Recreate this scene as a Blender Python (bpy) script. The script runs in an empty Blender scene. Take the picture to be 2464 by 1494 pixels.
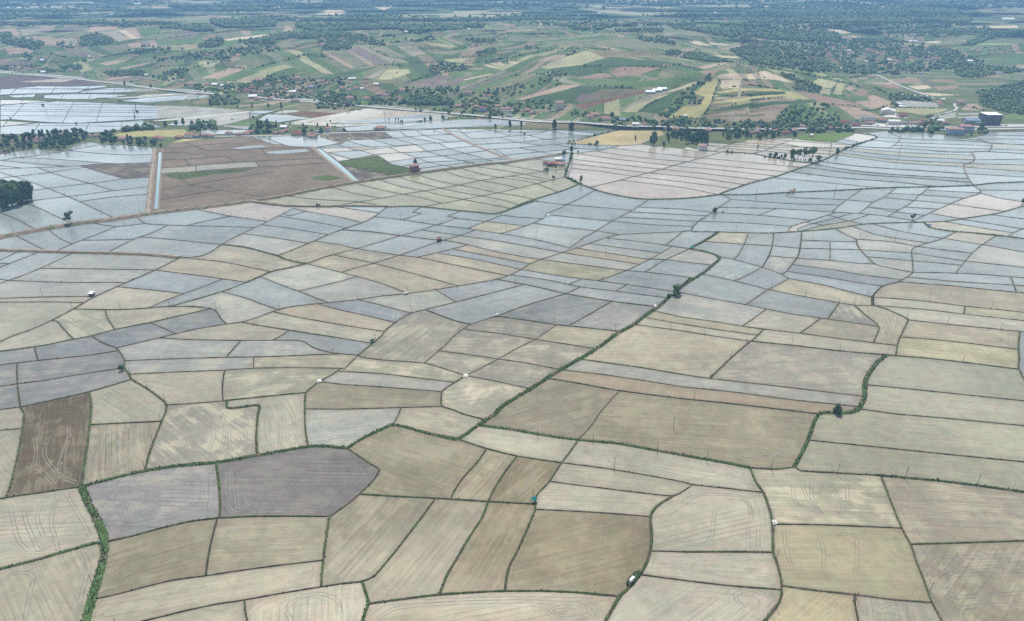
# Flooded rice paddies seen from a drone, hills behind. Every shape is built here.
TRACE='''@BL
G1.5 0,1120 240,1060 480,990 700,930 755,935
g1 755,935 790,918 960,880 1180,820 1380,775 1570,752
G4 590,525 640,650 700,760 750,880 755,940 750,1040 710,1180 660,1350 620,1494
G2.4 590,525 760,480 1000,420 1280,375 1560,350 1850,300 2200,240 2330,232 2464,245
g1.4 175,0 160,130 130,290 95,440 60,560 40,605
g1.8 655,0 640,150 620,290 600,420 590,525
b 0,118 165,105
g 0,612 40,605 280,570 550,530 590,525
g1 655,78 900,65 1165,52
g1.5 1195,-10 1165,60 1120,170 1080,280 1045,412
g1.7 1862,0 1850,150 1855,270 1870,295
g1.2 2200,0 2205,120 2225,235
g1.6 1560,355 1580,500 1588,650 1585,745 1570,752
g1.1 1570,752 1800,740 2050,738 2380,740
b1.2 1570,752 1530,900 1500,1050 1485,1168
b 705,1332 850,1300 1000,1260 1250,1200 1485,1168 1750,1128 2000,1095 2335,1055
g1.6 2380,740 2360,850 2340,1000 2325,1130 2318,1248
b 1040,1494 1300,1430 1550,1375 1750,1345 2000,1300 2318,1248 2464,1225
g1.1 1765,1345 1770,1420 1785,1494
@BC
g1.1 880,0 985,28
b 415,0 375,74
G2.4 0,245 40,248 130,190 250,130 370,80 460,95 650,145 830,182 880,160 990,80
G3 990,80 1115,0
g1.2 40,250 120,300 210,360 275,405 230,480 130,578 60,640 0,685 -85,742
g1.1 130,578 400,595 680,608 1060,632 1390,650
g1 840,182 1050,250 1260,302 1590,352
b 1590,352 1800,378 1970,402 2250,450 2464,490
g1.1 1050,250 980,350 880,460 820,550 790,612
g1.4 1270,304 1180,420 1110,530 1060,632
g1.3 1710,187 1640,290 1590,352 1500,490 1410,590 1400,690 1380,740 1330,860 1270,990 1210,1110 1180,1278
b 1860,0 1800,90 1710,187
G2 990,75 1250,115 1470,155 1710,187 1980,212 2200,250 2464,298
b 1505,488 1760,520 2050,555 2300,585 2400,590 2464,560
b 1405,688 1650,700 1900,715 2232,740
g1.6 2400,590 2300,650 2250,700 2232,750 2240,900 2225,1010 2170,1140 2080,1250 2000,1330 1910,1494
b 2240,988 2464,995
b 2160,1160 2464,1200
g1.2 680,608 600,720 500,850 400,980 300,1100 240,1170 150,1208 0,1225
g1.5 1060,632 1020,740 930,880 830,1050 760,1170 710,1304
G1.6 150,1208 180,1300 195,1370 150,1494
g1.2 195,1370 450,1335 710,1304 1000,1285 1180,1278 1450,1278 1700,1288 2010,1315
@BR
G2 0,296 240,340 488,388
g1 488,388 680,398 805,382
G2.2 985,0 950,60 905,190 850,300 815,388
g1.3 815,388 850,410 1100,425 1400,442
G1.6 1400,442 1600,460 2000,500 2464,565
b 1540,0 2000,40 2464,85
b 905,188 1400,238 2000,300 2464,345
b 0,492 75,510 300,535 580,568
b 75,510 0,565
g1.4 488,388 530,490 585,570 625,680 650,790 655,998 690,1100 715,1240 690,1370 590,1494
b 650,795 1000,800 1580,825
g1.2 1430,446 1480,570 1580,820 1645,940 1690,1070 1750,1220 1800,1360 1870,1494
g1 1645,940 2000,930 2464,915
g1 0,993 400,995 655,998
b 0,1200 300,1235 700,1268
b1.1 715,1240 950,1272 1250,1305 1500,1338 1800,1362
b1.1 1240,1305 1250,1400 1270,1494
@ML
D6 0,312 340,322 700,332 1000,340 1300,365
b1.6 2120,10 2000,70 1890,125 1750,190 1600,270 1530,320 1445,355 1300,365
b2 1300,365 1120,455 900,550 680,650 540,730 380,815 200,895 80,935 0,975
b 130,215 220,260 320,310
b 358,170 430,225 515,265
b 990,70 1050,118 1200,130 1500,138 1830,147
b 640,130 840,140 1050,118
b 840,140 720,190 590,240 410,315
b 590,240 780,238 965,233
b 1210,130 1110,180 1010,216 965,233 780,325
b 1010,216 1250,235 1500,262 1600,270
b 1345,134 1500,98 1650,70
b 1400,10 1530,40 1700,72 1900,100 1925,105
G1.8 1600,272 1700,282 1800,298 1900,325 2000,352 2060,378 2160,402 2215,410
b 1885,127 2100,155 2370,200
b 1750,190 2000,225 2225,260
b 2010,66 2200,95 2464,143
b 2110,16 2210,32 2464,75
b 2050,45 2090,62 2210,32
g1 2464,165 2370,200 2270,245 2220,265 2100,315 2000,352
b 2270,245 2464,275
g 2464,330 2350,360 2210,410
G1.5 2210,410 2090,440 1960,468 1850,515 1780,545
g1 1780,545 1650,595 1590,615 1440,660 1230,718
b 2410,345 2464,358
b 2215,410 2464,472
b 1300,365 1600,395 1850,445 1960,468
b 1120,455 1400,490 1620,520 1780,545
b 1610,520 1480,570 1330,625 1200,672 1070,733
b 845,578 1100,600 1330,625
b 1880,504 2050,570 2150,606 2370,692
b 2150,606 2320,570 2464,535
b 1600,612 1750,650 1900,705 2010,742
g1 530,738 800,742 1000,735 1230,718 1400,720 1520,732 1560,750 1590,800 1635,845
b 2464,682 2300,698 2120,718 2010,742 1850,800 1740,832 1635,845 1400,885 1150,945 840,1018
b 2290,700 2464,745
b 1970,758 2200,805 2464,850
g1 1740,832 1900,860 2090,890 2464,948
g1 1530,732 1300,785 1080,835 830,885 660,930 530,955 250,1010 0,1042
g1 760,742 775,800 830,885
g1.2 370,817 410,825 460,880 530,955
b 1080,835 1170,870 1270,916
g1.3 660,930 740,980 840,1018 870,1055 900,1110 895,1160 920,1190 950,1245
b1 250,1010 260,1060 275,1108
b 0,1140 275,1108 600,1075 840,1040
g1.1 125,1126 122,1200 130,1320 140,1400 150,1444 175,1494
b 0,1295 130,1276
b 128,1274 300,1255 600,1205 890,1162
g1.2 150,1444 400,1390 640,1335 800,1290 950,1245
b 0,1462 150,1446
g1.6 640,1335 655,1400 655,1494
b 900,1110 1200,1098 1630,1085 1900,1082 2200,1070 2464,1060
b 930,1208 1300,1190 1620,1178 1830,1165 2100,1160 2464,1165
b1 1832,1084 1828,1165
b1 1740,963 1690,1020 1630,1085
b 1150,945 1400,958 1740,963 2000,962 2130,963 2200,975 2260,1015 2360,1045 2464,1060
b 2090,890 2030,930 1970,962
g1.5 950,1245 1060,1310 1150,1375 1200,1425 1195,1494
b 1200,1428 1400,1418 1610,1400
g1.1 1610,1400 1900,1370 2203,1340
b1 1622,1178 1605,1290 1610,1400
G1.8 1640,1398 1640,1450 1700,1452 1865,1432 1862,1494
g1.4 2464,1175 2390,1215 2310,1260 2240,1310 2205,1350 2200,1494
b 2310,1262 2464,1280
b 2203,1458 2464,1460
b 0,385 130,322
b 0,435 270,330
b 0,550 150,500 290,443 510,340
b 0,405 70,407
b 290,443 700,447 1125,450
b 60,530 400,543 910,545
b 0,522 70,528
b 0,660 300,650 690,648
b 0,688 300,685 610,690
@MC
g1 330,0 240,70 160,110 0,165
b 0,75 150,110
b 0,3 270,42
b 240,70 440,92 690,130 940,160 1150,192 1300,215 1420,240 1550,270 1650,297
b 440,92 580,45 515,38 560,12
b 690,130 835,78 765,68 870,30
b 910,158 1040,105 1160,58
b 835,84 1040,103 1330,137
b 1145,50 1250,70 1455,85
b 1600,0 1490,45 1455,85 1330,137 1150,192
b 1490,55 1700,78 1960,102
b 1380,118 1600,145 1840,172 2020,200
b 2140,0 2080,35 1950,105 1840,172 1740,230 1640,290
b 2140,2 2300,8 2464,15
b 2080,35 2464,55
b 2010,72 2464,98
b 1950,108 2200,125 2464,137
b1.1 2464,178 2200,190 2020,200 1920,220 1800,260 1690,298 1580,335 1450,375 1370,405 1300,450 1220,490 1120,522 850,570 480,625 300,642 120,668 0,685
b 2460,180 2400,230 2340,272
b 2390,287 2240,370 2060,458 1860,530
b 2464,325 2330,385 2190,468
b 1910,222 2200,255 2464,295
b 1790,265 2100,305 2310,335
b 1695,298 1950,335 2200,375 2340,380 2464,395
b 1600,330 1900,375 2150,412
b 1440,378 1800,425 2060,458 2250,475 2464,500
b 1300,452 1600,500 1870,535 2100,565 2400,610
b 1220,490 1480,525 1720,575 2000,610 2360,658
g1 1120,522 1380,570 1620,625 1950,680 2280,720
b 1740,515 1640,560
b 1730,578 1620,625 1500,660 1320,715 1120,788
b 2060,560 1980,608
g1 10,160 220,180 430,207 700,240 740,240 920,272
b 580,168 870,208 1100,240 1300,275 1590,332
b 970,168 860,205 720,245 440,340 240,405 100,440 0,465
b 690,130 580,165 430,207 270,255 110,300 0,330
b 920,272 800,302 690,330 555,360
b1 0,280 110,300 400,345 560,365 800,415 1200,495
b 0,360 230,405 500,475 700,530 850,570
b 690,330 1000,385 1300,448
b 800,302 1050,350 1365,410
b 910,275 1150,330 1430,382
b 0,465 100,498 300,555 480,625
b 0,530 115,502
b 120,668 300,712 505,764
b 680,595 760,645 830,685
b 1310,562 1050,630 830,685 600,742 510,765 440,800 390,835
g1 390,835 330,880 290,930 250,965 120,1072
g1.1 605,742 720,785 850,830 940,848
b 1120,788 1000,825 930,850 860,895 800,945 740,1010 700,1040 600,1128
g1 1120,788 1350,820 1550,850 1750,870 2020,897
b 1955,680 1800,770 1640,858
b 880,880 1150,915 1400,955 1820,1020
b 1555,850 1400,955 1270,1020 1120,1105 900,1218
b 705,1040 950,1070 1140,1098 1350,1130 1590,1175
b 0,750 200,788 390,835
b 0,850 150,875 315,898
b 0,952 200,980 235,982
b1 0,1060 120,1072 150,1085 300,1105 600,1128 750,1170 890,1215
b1 135,1080 20,1170 0,1180
b 0,1187 300,1205 600,1240 820,1265
g1.2 900,1215 815,1270 730,1330 722,1400 730,1440 800,1462 890,1500
b 905,1220 1100,1255 1350,1308
b 0,1280 300,1300 725,1332
b 0,1460 300,1452 730,1442
b 430,1450 415,1494
G3.4 2464,570 2380,640 2290,720 2200,780 2110,850 2000,910 1900,985 1800,1050 1680,1120 1540,1200 1420,1280 1280,1365 1160,1440 1100,1494
b 2250,750 2464,795
b 2180,796 2464,845
b 2120,848 2464,895
g1 1720,1098 1950,1130 2200,1165 2464,1210
b 1600,1165 1850,1205 2100,1240 2464,1298
g1 1480,1235 1750,1280 2000,1325 2464,1385
b 2010,1325 1940,1400 1860,1494
@MR
b 0,398 230,422
b 0,503 90,515
b 0,297 60,300
G3 0,590 80,520 145,480 220,420 265,375 245,350 150,320 60,300 150,250 260,180
g2 0,175 60,172 80,178 260,180 420,185 640,188 860,175 1100,155 1300,125 1500,115 1720,110 1900,102 2050,80 2250,50 2350,25 2464,-8
g1 60,172 80,140 120,100 220,38 265,0
b 0,18 220,38
b 0,60 185,68
b 0,100 125,103
b 0,140 82,142
b 220,38 450,52 700,72 930,95
b 130,92 450,115 790,140
b 545,58 680,12
b 250,-10 680,12 1110,38 1300,48 1480,68 1670,98
b 760,182 790,140 930,95 1110,38
b 1230,45 1080,85 900,130 830,160 838,178
b 1350,52 1200,100 1000,135 860,172
b 1060,60 1200,100 1310,125
b 900,110 1020,132
b 1120,0 1080,36
b 1335,0 1270,46
b 1335,5 1570,22
b 1600,0 1540,35 1480,68
b 1540,36 1750,60
b 1600,0 1850,15
b 1880,0 1780,45 1670,100
b 1780,45 2020,82
b 2100,-5 2320,30
b 2220,55 2464,85
b 2000,88 2250,125 2445,158
b 1880,105 2150,150 2400,188
G1.5 1740,112 1790,148 1900,170 2100,188 2300,208 2464,228
b 2464,155 2400,180 2350,212
b 1370,122 1600,180 1880,225
b 1230,140 1400,200 1600,235 1770,260
b1.3 1100,155 1180,200 1250,232 1260,270 1290,315 1390,412 1500,440 1662,472
b 1250,232 1500,250 1700,285 2090,332
b1.1 1980,178 1870,230 1770,260 1690,285 1655,310 1660,400 1662,472 1620,505 1560,540
g1.6 1560,540 1450,570 1390,620 1370,650
G2.2 1370,650 1375,710
b 1870,230 2160,270
b 2260,208 2160,275 2090,335 2040,390 1970,477
b 2155,282 2464,325
b 2040,390 2464,435
b 1655,332 2045,380
b 1660,388 2010,420
b 1285,308 1655,325
b 1335,360 1658,373
b1.3 860,175 855,250 835,350 790,415 750,465 715,485
b1.2 660,188 645,290 620,360 575,435
b1 475,186 435,290 400,350 365,378
b 155,250 440,268 645,280
b 645,290 845,298
b 855,240 1250,252
b 847,290 1282,308
b 1065,248 1065,385
b 622,352 825,370 1060,385 1250,405 1390,412
b 790,415 1100,455 1300,490 1590,526
b 750,465 1000,500 1260,545 1450,572
b 260,358 365,378 575,435 715,485 770,515 1000,560 1200,610 1370,642
b 575,435 480,485 375,535
b 140,485 380,535 640,600 900,650 1130,690 1240,708 1375,710
g1 1375,710 1480,740 1600,795 1630,815
b 770,515 690,560 620,595 530,655 455,705
b -20,615 200,660 455,705 750,765 1000,802 1200,830 1415,860
g1 1130,690 1090,750 1045,810
g1 1240,708 1320,780 1380,825 1420,870 1400,930 1380,980
g1.1 1630,815 1580,920 1555,980 1540,1074
b 605,738 520,800 430,862
b1 1000,802 920,860 845,912
b 0,795 250,830 440,862 590,882 850,912 1100,945 1380,980 1555,1000
b 0,848 250,885 545,928
b 0,898 250,935 480,968
g1 480,968 800,1000 1100,1035 1470,1068
g1.2 585,882 520,950 470,985 350,1090 195,1238
b 1630,815 1900,845 2200,875 2464,900
b 1375,702 1700,735 2100,780 2464,820
b 1375,640 1700,675 2040,715 2464,760
b1 2040,716 2030,772
b 1565,537 1900,565 2200,595 2464,620
b 1620,505 2000,540 2464,568
b 1662,472 1900,475 2200,490 2464,512
b1 2370,507 2395,570 2410,616
b 1570,938 1900,965 2428,1028
g1.2 2435,898 2425,1000 2430,1100 2430,1172 2464,1240
g1 1460,1070 1540,1074 1800,1095 2100,1130 2430,1172
G3.2 1462,1070 1400,1130 1340,1210 1315,1290 1310,1380 1270,1460 1200,1485 1050,1485 990,1490 985,1494
b 0,1212 200,1238 700,1295 1310,1368
b 0,1298 400,1340 820,1395 1285,1442
g1 0,1385 400,1425 990,1485
b 1315,1282 1700,1320 2464,1400
b 1290,1460 1540,1494
@TA
D13 0,1230 340,1165 700,1105 1000,1070 1350,1018 1700,975 2000,940 2240,905
d6 1385,435 1375,560 1360,660 1345,800 1325,1012
d2 1455,437 1420,1000
b 0,540 140,518 280,505 600,455 900,400
b 150,516 400,525 700,545 1020,570 1370,560
b 610,455 900,480 1150,492 1380,488
b 0,618 320,605 700,590 830,578 1020,570
b 0,545 300,570 600,594
b 0,588 200,611
b 0,645 200,710 450,800 700,905 900,1000 1030,1060
b 330,605 550,680 800,745 1020,814
b 715,590 900,645 1120,708
b 0,700 350,660 760,605
b 0,850 330,805 600,770 900,735 1110,708 1360,690
b 0,945 320,898 700,855 1000,815 1345,776
b 720,908 1000,870 1345,843
b 60,905 190,920 330,960 480,1030 650,1112
b 0,1008 130,1060 330,1166
b 1455,470 1650,475 1740,490 1820,485 1865,515
b 1460,440 1560,430 1730,412 2040,385
b 1655,372 1740,412 1870,455
b 1455,540 1640,530 1665,555
b 1640,530 2020,508 2060,530 2115,560
b 1450,610 1760,585 2110,560 2464,540
b 1760,585 1750,640
g1 1450,660 1750,640 2050,615 2320,600 2464,597
b 2290,548 2320,600
b 2340,430 2390,485 2464,480
b 1870,455 2200,440 2464,425
b 1440,800 1680,765 2200,680 2464,640
b 1650,712 1700,762 1850,775 2050,820 2300,860
b 1435,895 1680,855 1980,810
e -700,540 0,490 190,455 330,440 560,460 700,385 820,380 930,400 1150,405 1330,425 1385,435 1470,430 1560,385 1660,372 2100,335 2240,325
@TB
b1 222,547 640,522
b1 222,586 690,562
g1 222,597 690,567
D11 0,905 300,860 600,800 930,740 1200,700 1500,655 1800,615 2100,575 2300,562
d6 560,420 700,545 930,738
d1.6 600,425 830,385
b1.2 625,430 790,550 985,735
d7 1720,256 1850,330 2050,420 2250,500 2370,548
d3 620,303 700,350 830,392
b 120,330 300,400 380,415 600,420
b 0,430 560,420
b 0,345 200,395 300,400
b 830,392 870,362 1090,350 1290,340 1420,330 1560,318 1800,308
b 800,300 870,362 920,380 1120,430
b 1030,293 1090,350 1290,410
b 1200,283 1290,340 1480,400 1590,460
b 1340,277 1420,330 1680,385 1790,440
b 1490,268 1560,318 1770,375
b 1630,258 1700,290 1800,308
b 780,398 900,435 1020,460 1120,490
b 1250,425 1350,470 1500,520 1620,560 1850,608
b 1590,460 1720,500 1900,545 2060,580
b 1790,440 1900,470 2150,540 2170,566
b 640,440 880,425 1290,410 1680,385 1930,370
b 700,470 1000,448 1250,425 1480,400
b 910,530 1120,490 1350,472 1580,460 1850,430 2030,412
b 1280,548 1500,520 1730,500 1900,480 2130,453
b 1360,592 1600,558 1900,543 2270,515
b 1520,612 1850,572 2230,535
g1.2 790,550 980,525 1140,500 1270,575 1440,612 1520,612 1530,652
b 1040,625 1270,578
g1 830,585 1040,625 1230,670 1240,695
g1 700,478 900,528
b 1760,272 1900,292 2000,345 2240,333
b 1900,292 2150,275 2240,280
b 1850,246 1900,292
b 1940,243 2130,265 2250,300
b 2060,395 2240,386
b 2160,440 2240,438
b 780,945 1000,910 1180,880 1370,845 1560,815 1710,790 1860,765 2070,720 2240,695 2464,665
b 1560,955 1900,893 2090,857 2230,830 2464,775
b 310,862 600,890 980,914 1230,940
b 740,785 950,838 1180,880
b 940,742 1150,800 1370,845 1550,880 1720,925
b 1140,712 1350,775 1560,815 1700,850 1900,890
b 1310,688 1500,740 1710,790 1900,830 2070,858
b 1470,664 1680,725 1870,762 2050,795 2210,830
b 1730,630 1900,690 2070,720 2330,770 2400,788
b 1880,610 2100,670 2240,695 2464,725
b 2020,592 2464,670
b 2200,566 2464,615
b 1900,893 2150,935 2340,975
b 2090,857 2300,905 2420,945
b 2230,830 2464,870
D6 0,940 300,945 600,955 900,950 1230,955 1240,945
G2.2 1240,945 1500,955 1800,985 2060,1010 2200,1020 2330,980 2464,935
e 0,325 100,325 450,320 590,345 620,303 1000,292 1400,275 1720,252 2000,240 2240,255
@TC
D9 60,562 150,545 520,490 600,470
G2.5 650,470 630,540 600,620 580,690
G2.6 580,690 680,740 760,770 900,820 1050,855 1200,880 1340,890 1600,885 1800,870 1960,850
G2 1960,850 2000,830 2200,760 2300,730
G1.8 710,755 600,800 480,840 380,870 200,930 80,980
G1.8 1960,850 2200,850 2300,846
b 230,666 400,640 580,620
b 210,775 330,750 570,700
b 224,615 390,640
b 220,672 330,690 480,720
b 160,692 420,728
b 224,725 330,750 520,822
b 224,870 320,900
b 320,530 560,560
b 600,470 660,482 700,475 900,450 1080,408
b 660,482 640,600 610,670 620,712
b1.2 1990,465 1800,520 1550,590 1380,640 1200,685 1080,718 800,785
b 990,428 1300,465 1600,500 1810,520 2100,545 2464,580 2688,601
b 850,460 1100,495 1400,530 1680,555 2000,590 2464,635 2573,646
b 680,478 1000,525 1300,560 1560,590 1900,620 2464,680
b 650,530 900,560 1200,595 1450,620 1800,655 2340,720
b 640,570 900,600 1300,650 1700,690 2200,760
b 636,610 900,640 1210,685 1600,730 2100,797
b 1080,718 1400,755 1700,795 1980,845
G1.3 1990,465 2200,475 2300,490
b 850,808 720,880 590,940 564,958
b 290,905 590,938 800,955 1175,985
b 1340,890 1240,958
b 1990,850 2060,890 2000,935 1965,958
b 2060,890 2300,908
b 590,390 860,405 1100,408 1250,398
b 590,390 800,335 1000,285 1080,262
b 0,330 150,320 300,310 440,272
b 0,440 200,425 380,405 590,390
b 20,330 160,380 380,405
b 250,313 420,355 520,360
b 440,272 640,310 860,320
b 380,355 700,330 860,320
b 0,300 200,290 440,272
b 160,428 510,492
b 0,470 150,550
b 0,385 160,380 380,355
b 500,398 700,435 940,445
b 0,500 300,470 700,435
e 0,255 300,262 700,265 1000,265 1090,258 1300,255 1440,275 1480,310 1340,350 1250,398 1600,435 1830,460 1990,465 2231,350
@X
b 1060,105 1480,125 2100,165 2464,195
b 980,132 1400,155 2060,200 2464,230
b 930,172 1270,185 1990,225 2300,262
b 940,210 1190,215 1850,260 2270,300
b 1600,84 2100,125 2464,160
b 1860,68 2300,95 2464,105
b 1540,82 1400,130 1200,205 1110,240
b 2300,95 2100,165 1850,265 1690,305
e 1210,70 1050,100 900,165 940,250 1190,285
@TD
b 457,370 700,390 960,405
b 457,400 900,430
b 457,420 865,448
b 457,439 800,470
b 367,456 780,488
b 351,477 500,500 720,518
G2 70,747 230,690 420,625 600,560 710,520 800,470 900,425 1000,390 1150,335 1130,320 960,295
G1.6 40,490 180,510 400,550 590,562
b 390,345 580,368 760,378 980,300
b 760,378 960,405
b 840,350 1020,384
g1.2 930,413 1220,430 1450,440 1790,465 1990,466
g1.4 1990,466 2150,463 2464,480
b 900,430 1400,470 1995,495
b 860,450 1350,500 2010,535
b 820,465 1250,530 1990,570
b 780,485 1300,560 1920,600
g1 630,552 1000,595 1500,630 1945,660
g1 560,576 1000,640 1500,680 1965,705
g1 490,600 1000,665 1500,700 1985,738
g1 370,640 800,695 1300,735 1700,778
b 210,698 600,730 950,765 1230,788
d2 1985,466 2020,510 2005,555 1930,575 1925,610 1960,690 2010,765
b1.2 2010,765 2070,810 2065,840 1900,890 1738,958
G2 70,840 300,832 700,815 1000,800 1300,785 1600,780 2010,765 2200,745 2464,735
b 360,830 355,870 800,890 1110,912
b 1010,800 880,892 794,958
b 1320,785 1210,872 1110,915 1061,958
b 1620,780 1530,850 1480,900 1410,950 1390,958
b 1270,838 1520,848 1930,880
b 1205,872 1480,900 1800,932 2050,965 2300,998
b 1600,808 2070,832
b 1410,950 1710,980
b 1070,955 1330,990
b 70,912 400,930 830,955
b 2060,843 2250,880 2464,912
b 2065,805 2464,812
b 2015,520 2464,530
b 2000,560 2464,582
b 1925,610 2464,640
b 1950,675 2464,690
b 1150,335 1355,345
b 1085,358 1335,380
b 1270,290 1300,315 1360,332 1330,380 1250,432
b 1060,295 1140,325
b 1555,300 1562,357
b 1335,378 1750,395 2165,410
b 1300,405 1700,425 2155,440
g1.2 1355,345 1562,357 1880,362 2170,388
g1.4 1880,340 2000,355 2170,388 2150,463
g1 2170,388 2464,400
b 2155,440 2464,450
b 2010,335 2160,384
b 2080,350 2464,352
b 2110,315 2464,320
e 0,350 390,345 500,310 930,288 960,295 1060,295 1240,280 1270,290 1540,300 1560,295 1750,315 1880,340 2010,335 2100,320 2140,290 2464,285 3000,280
'''
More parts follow.
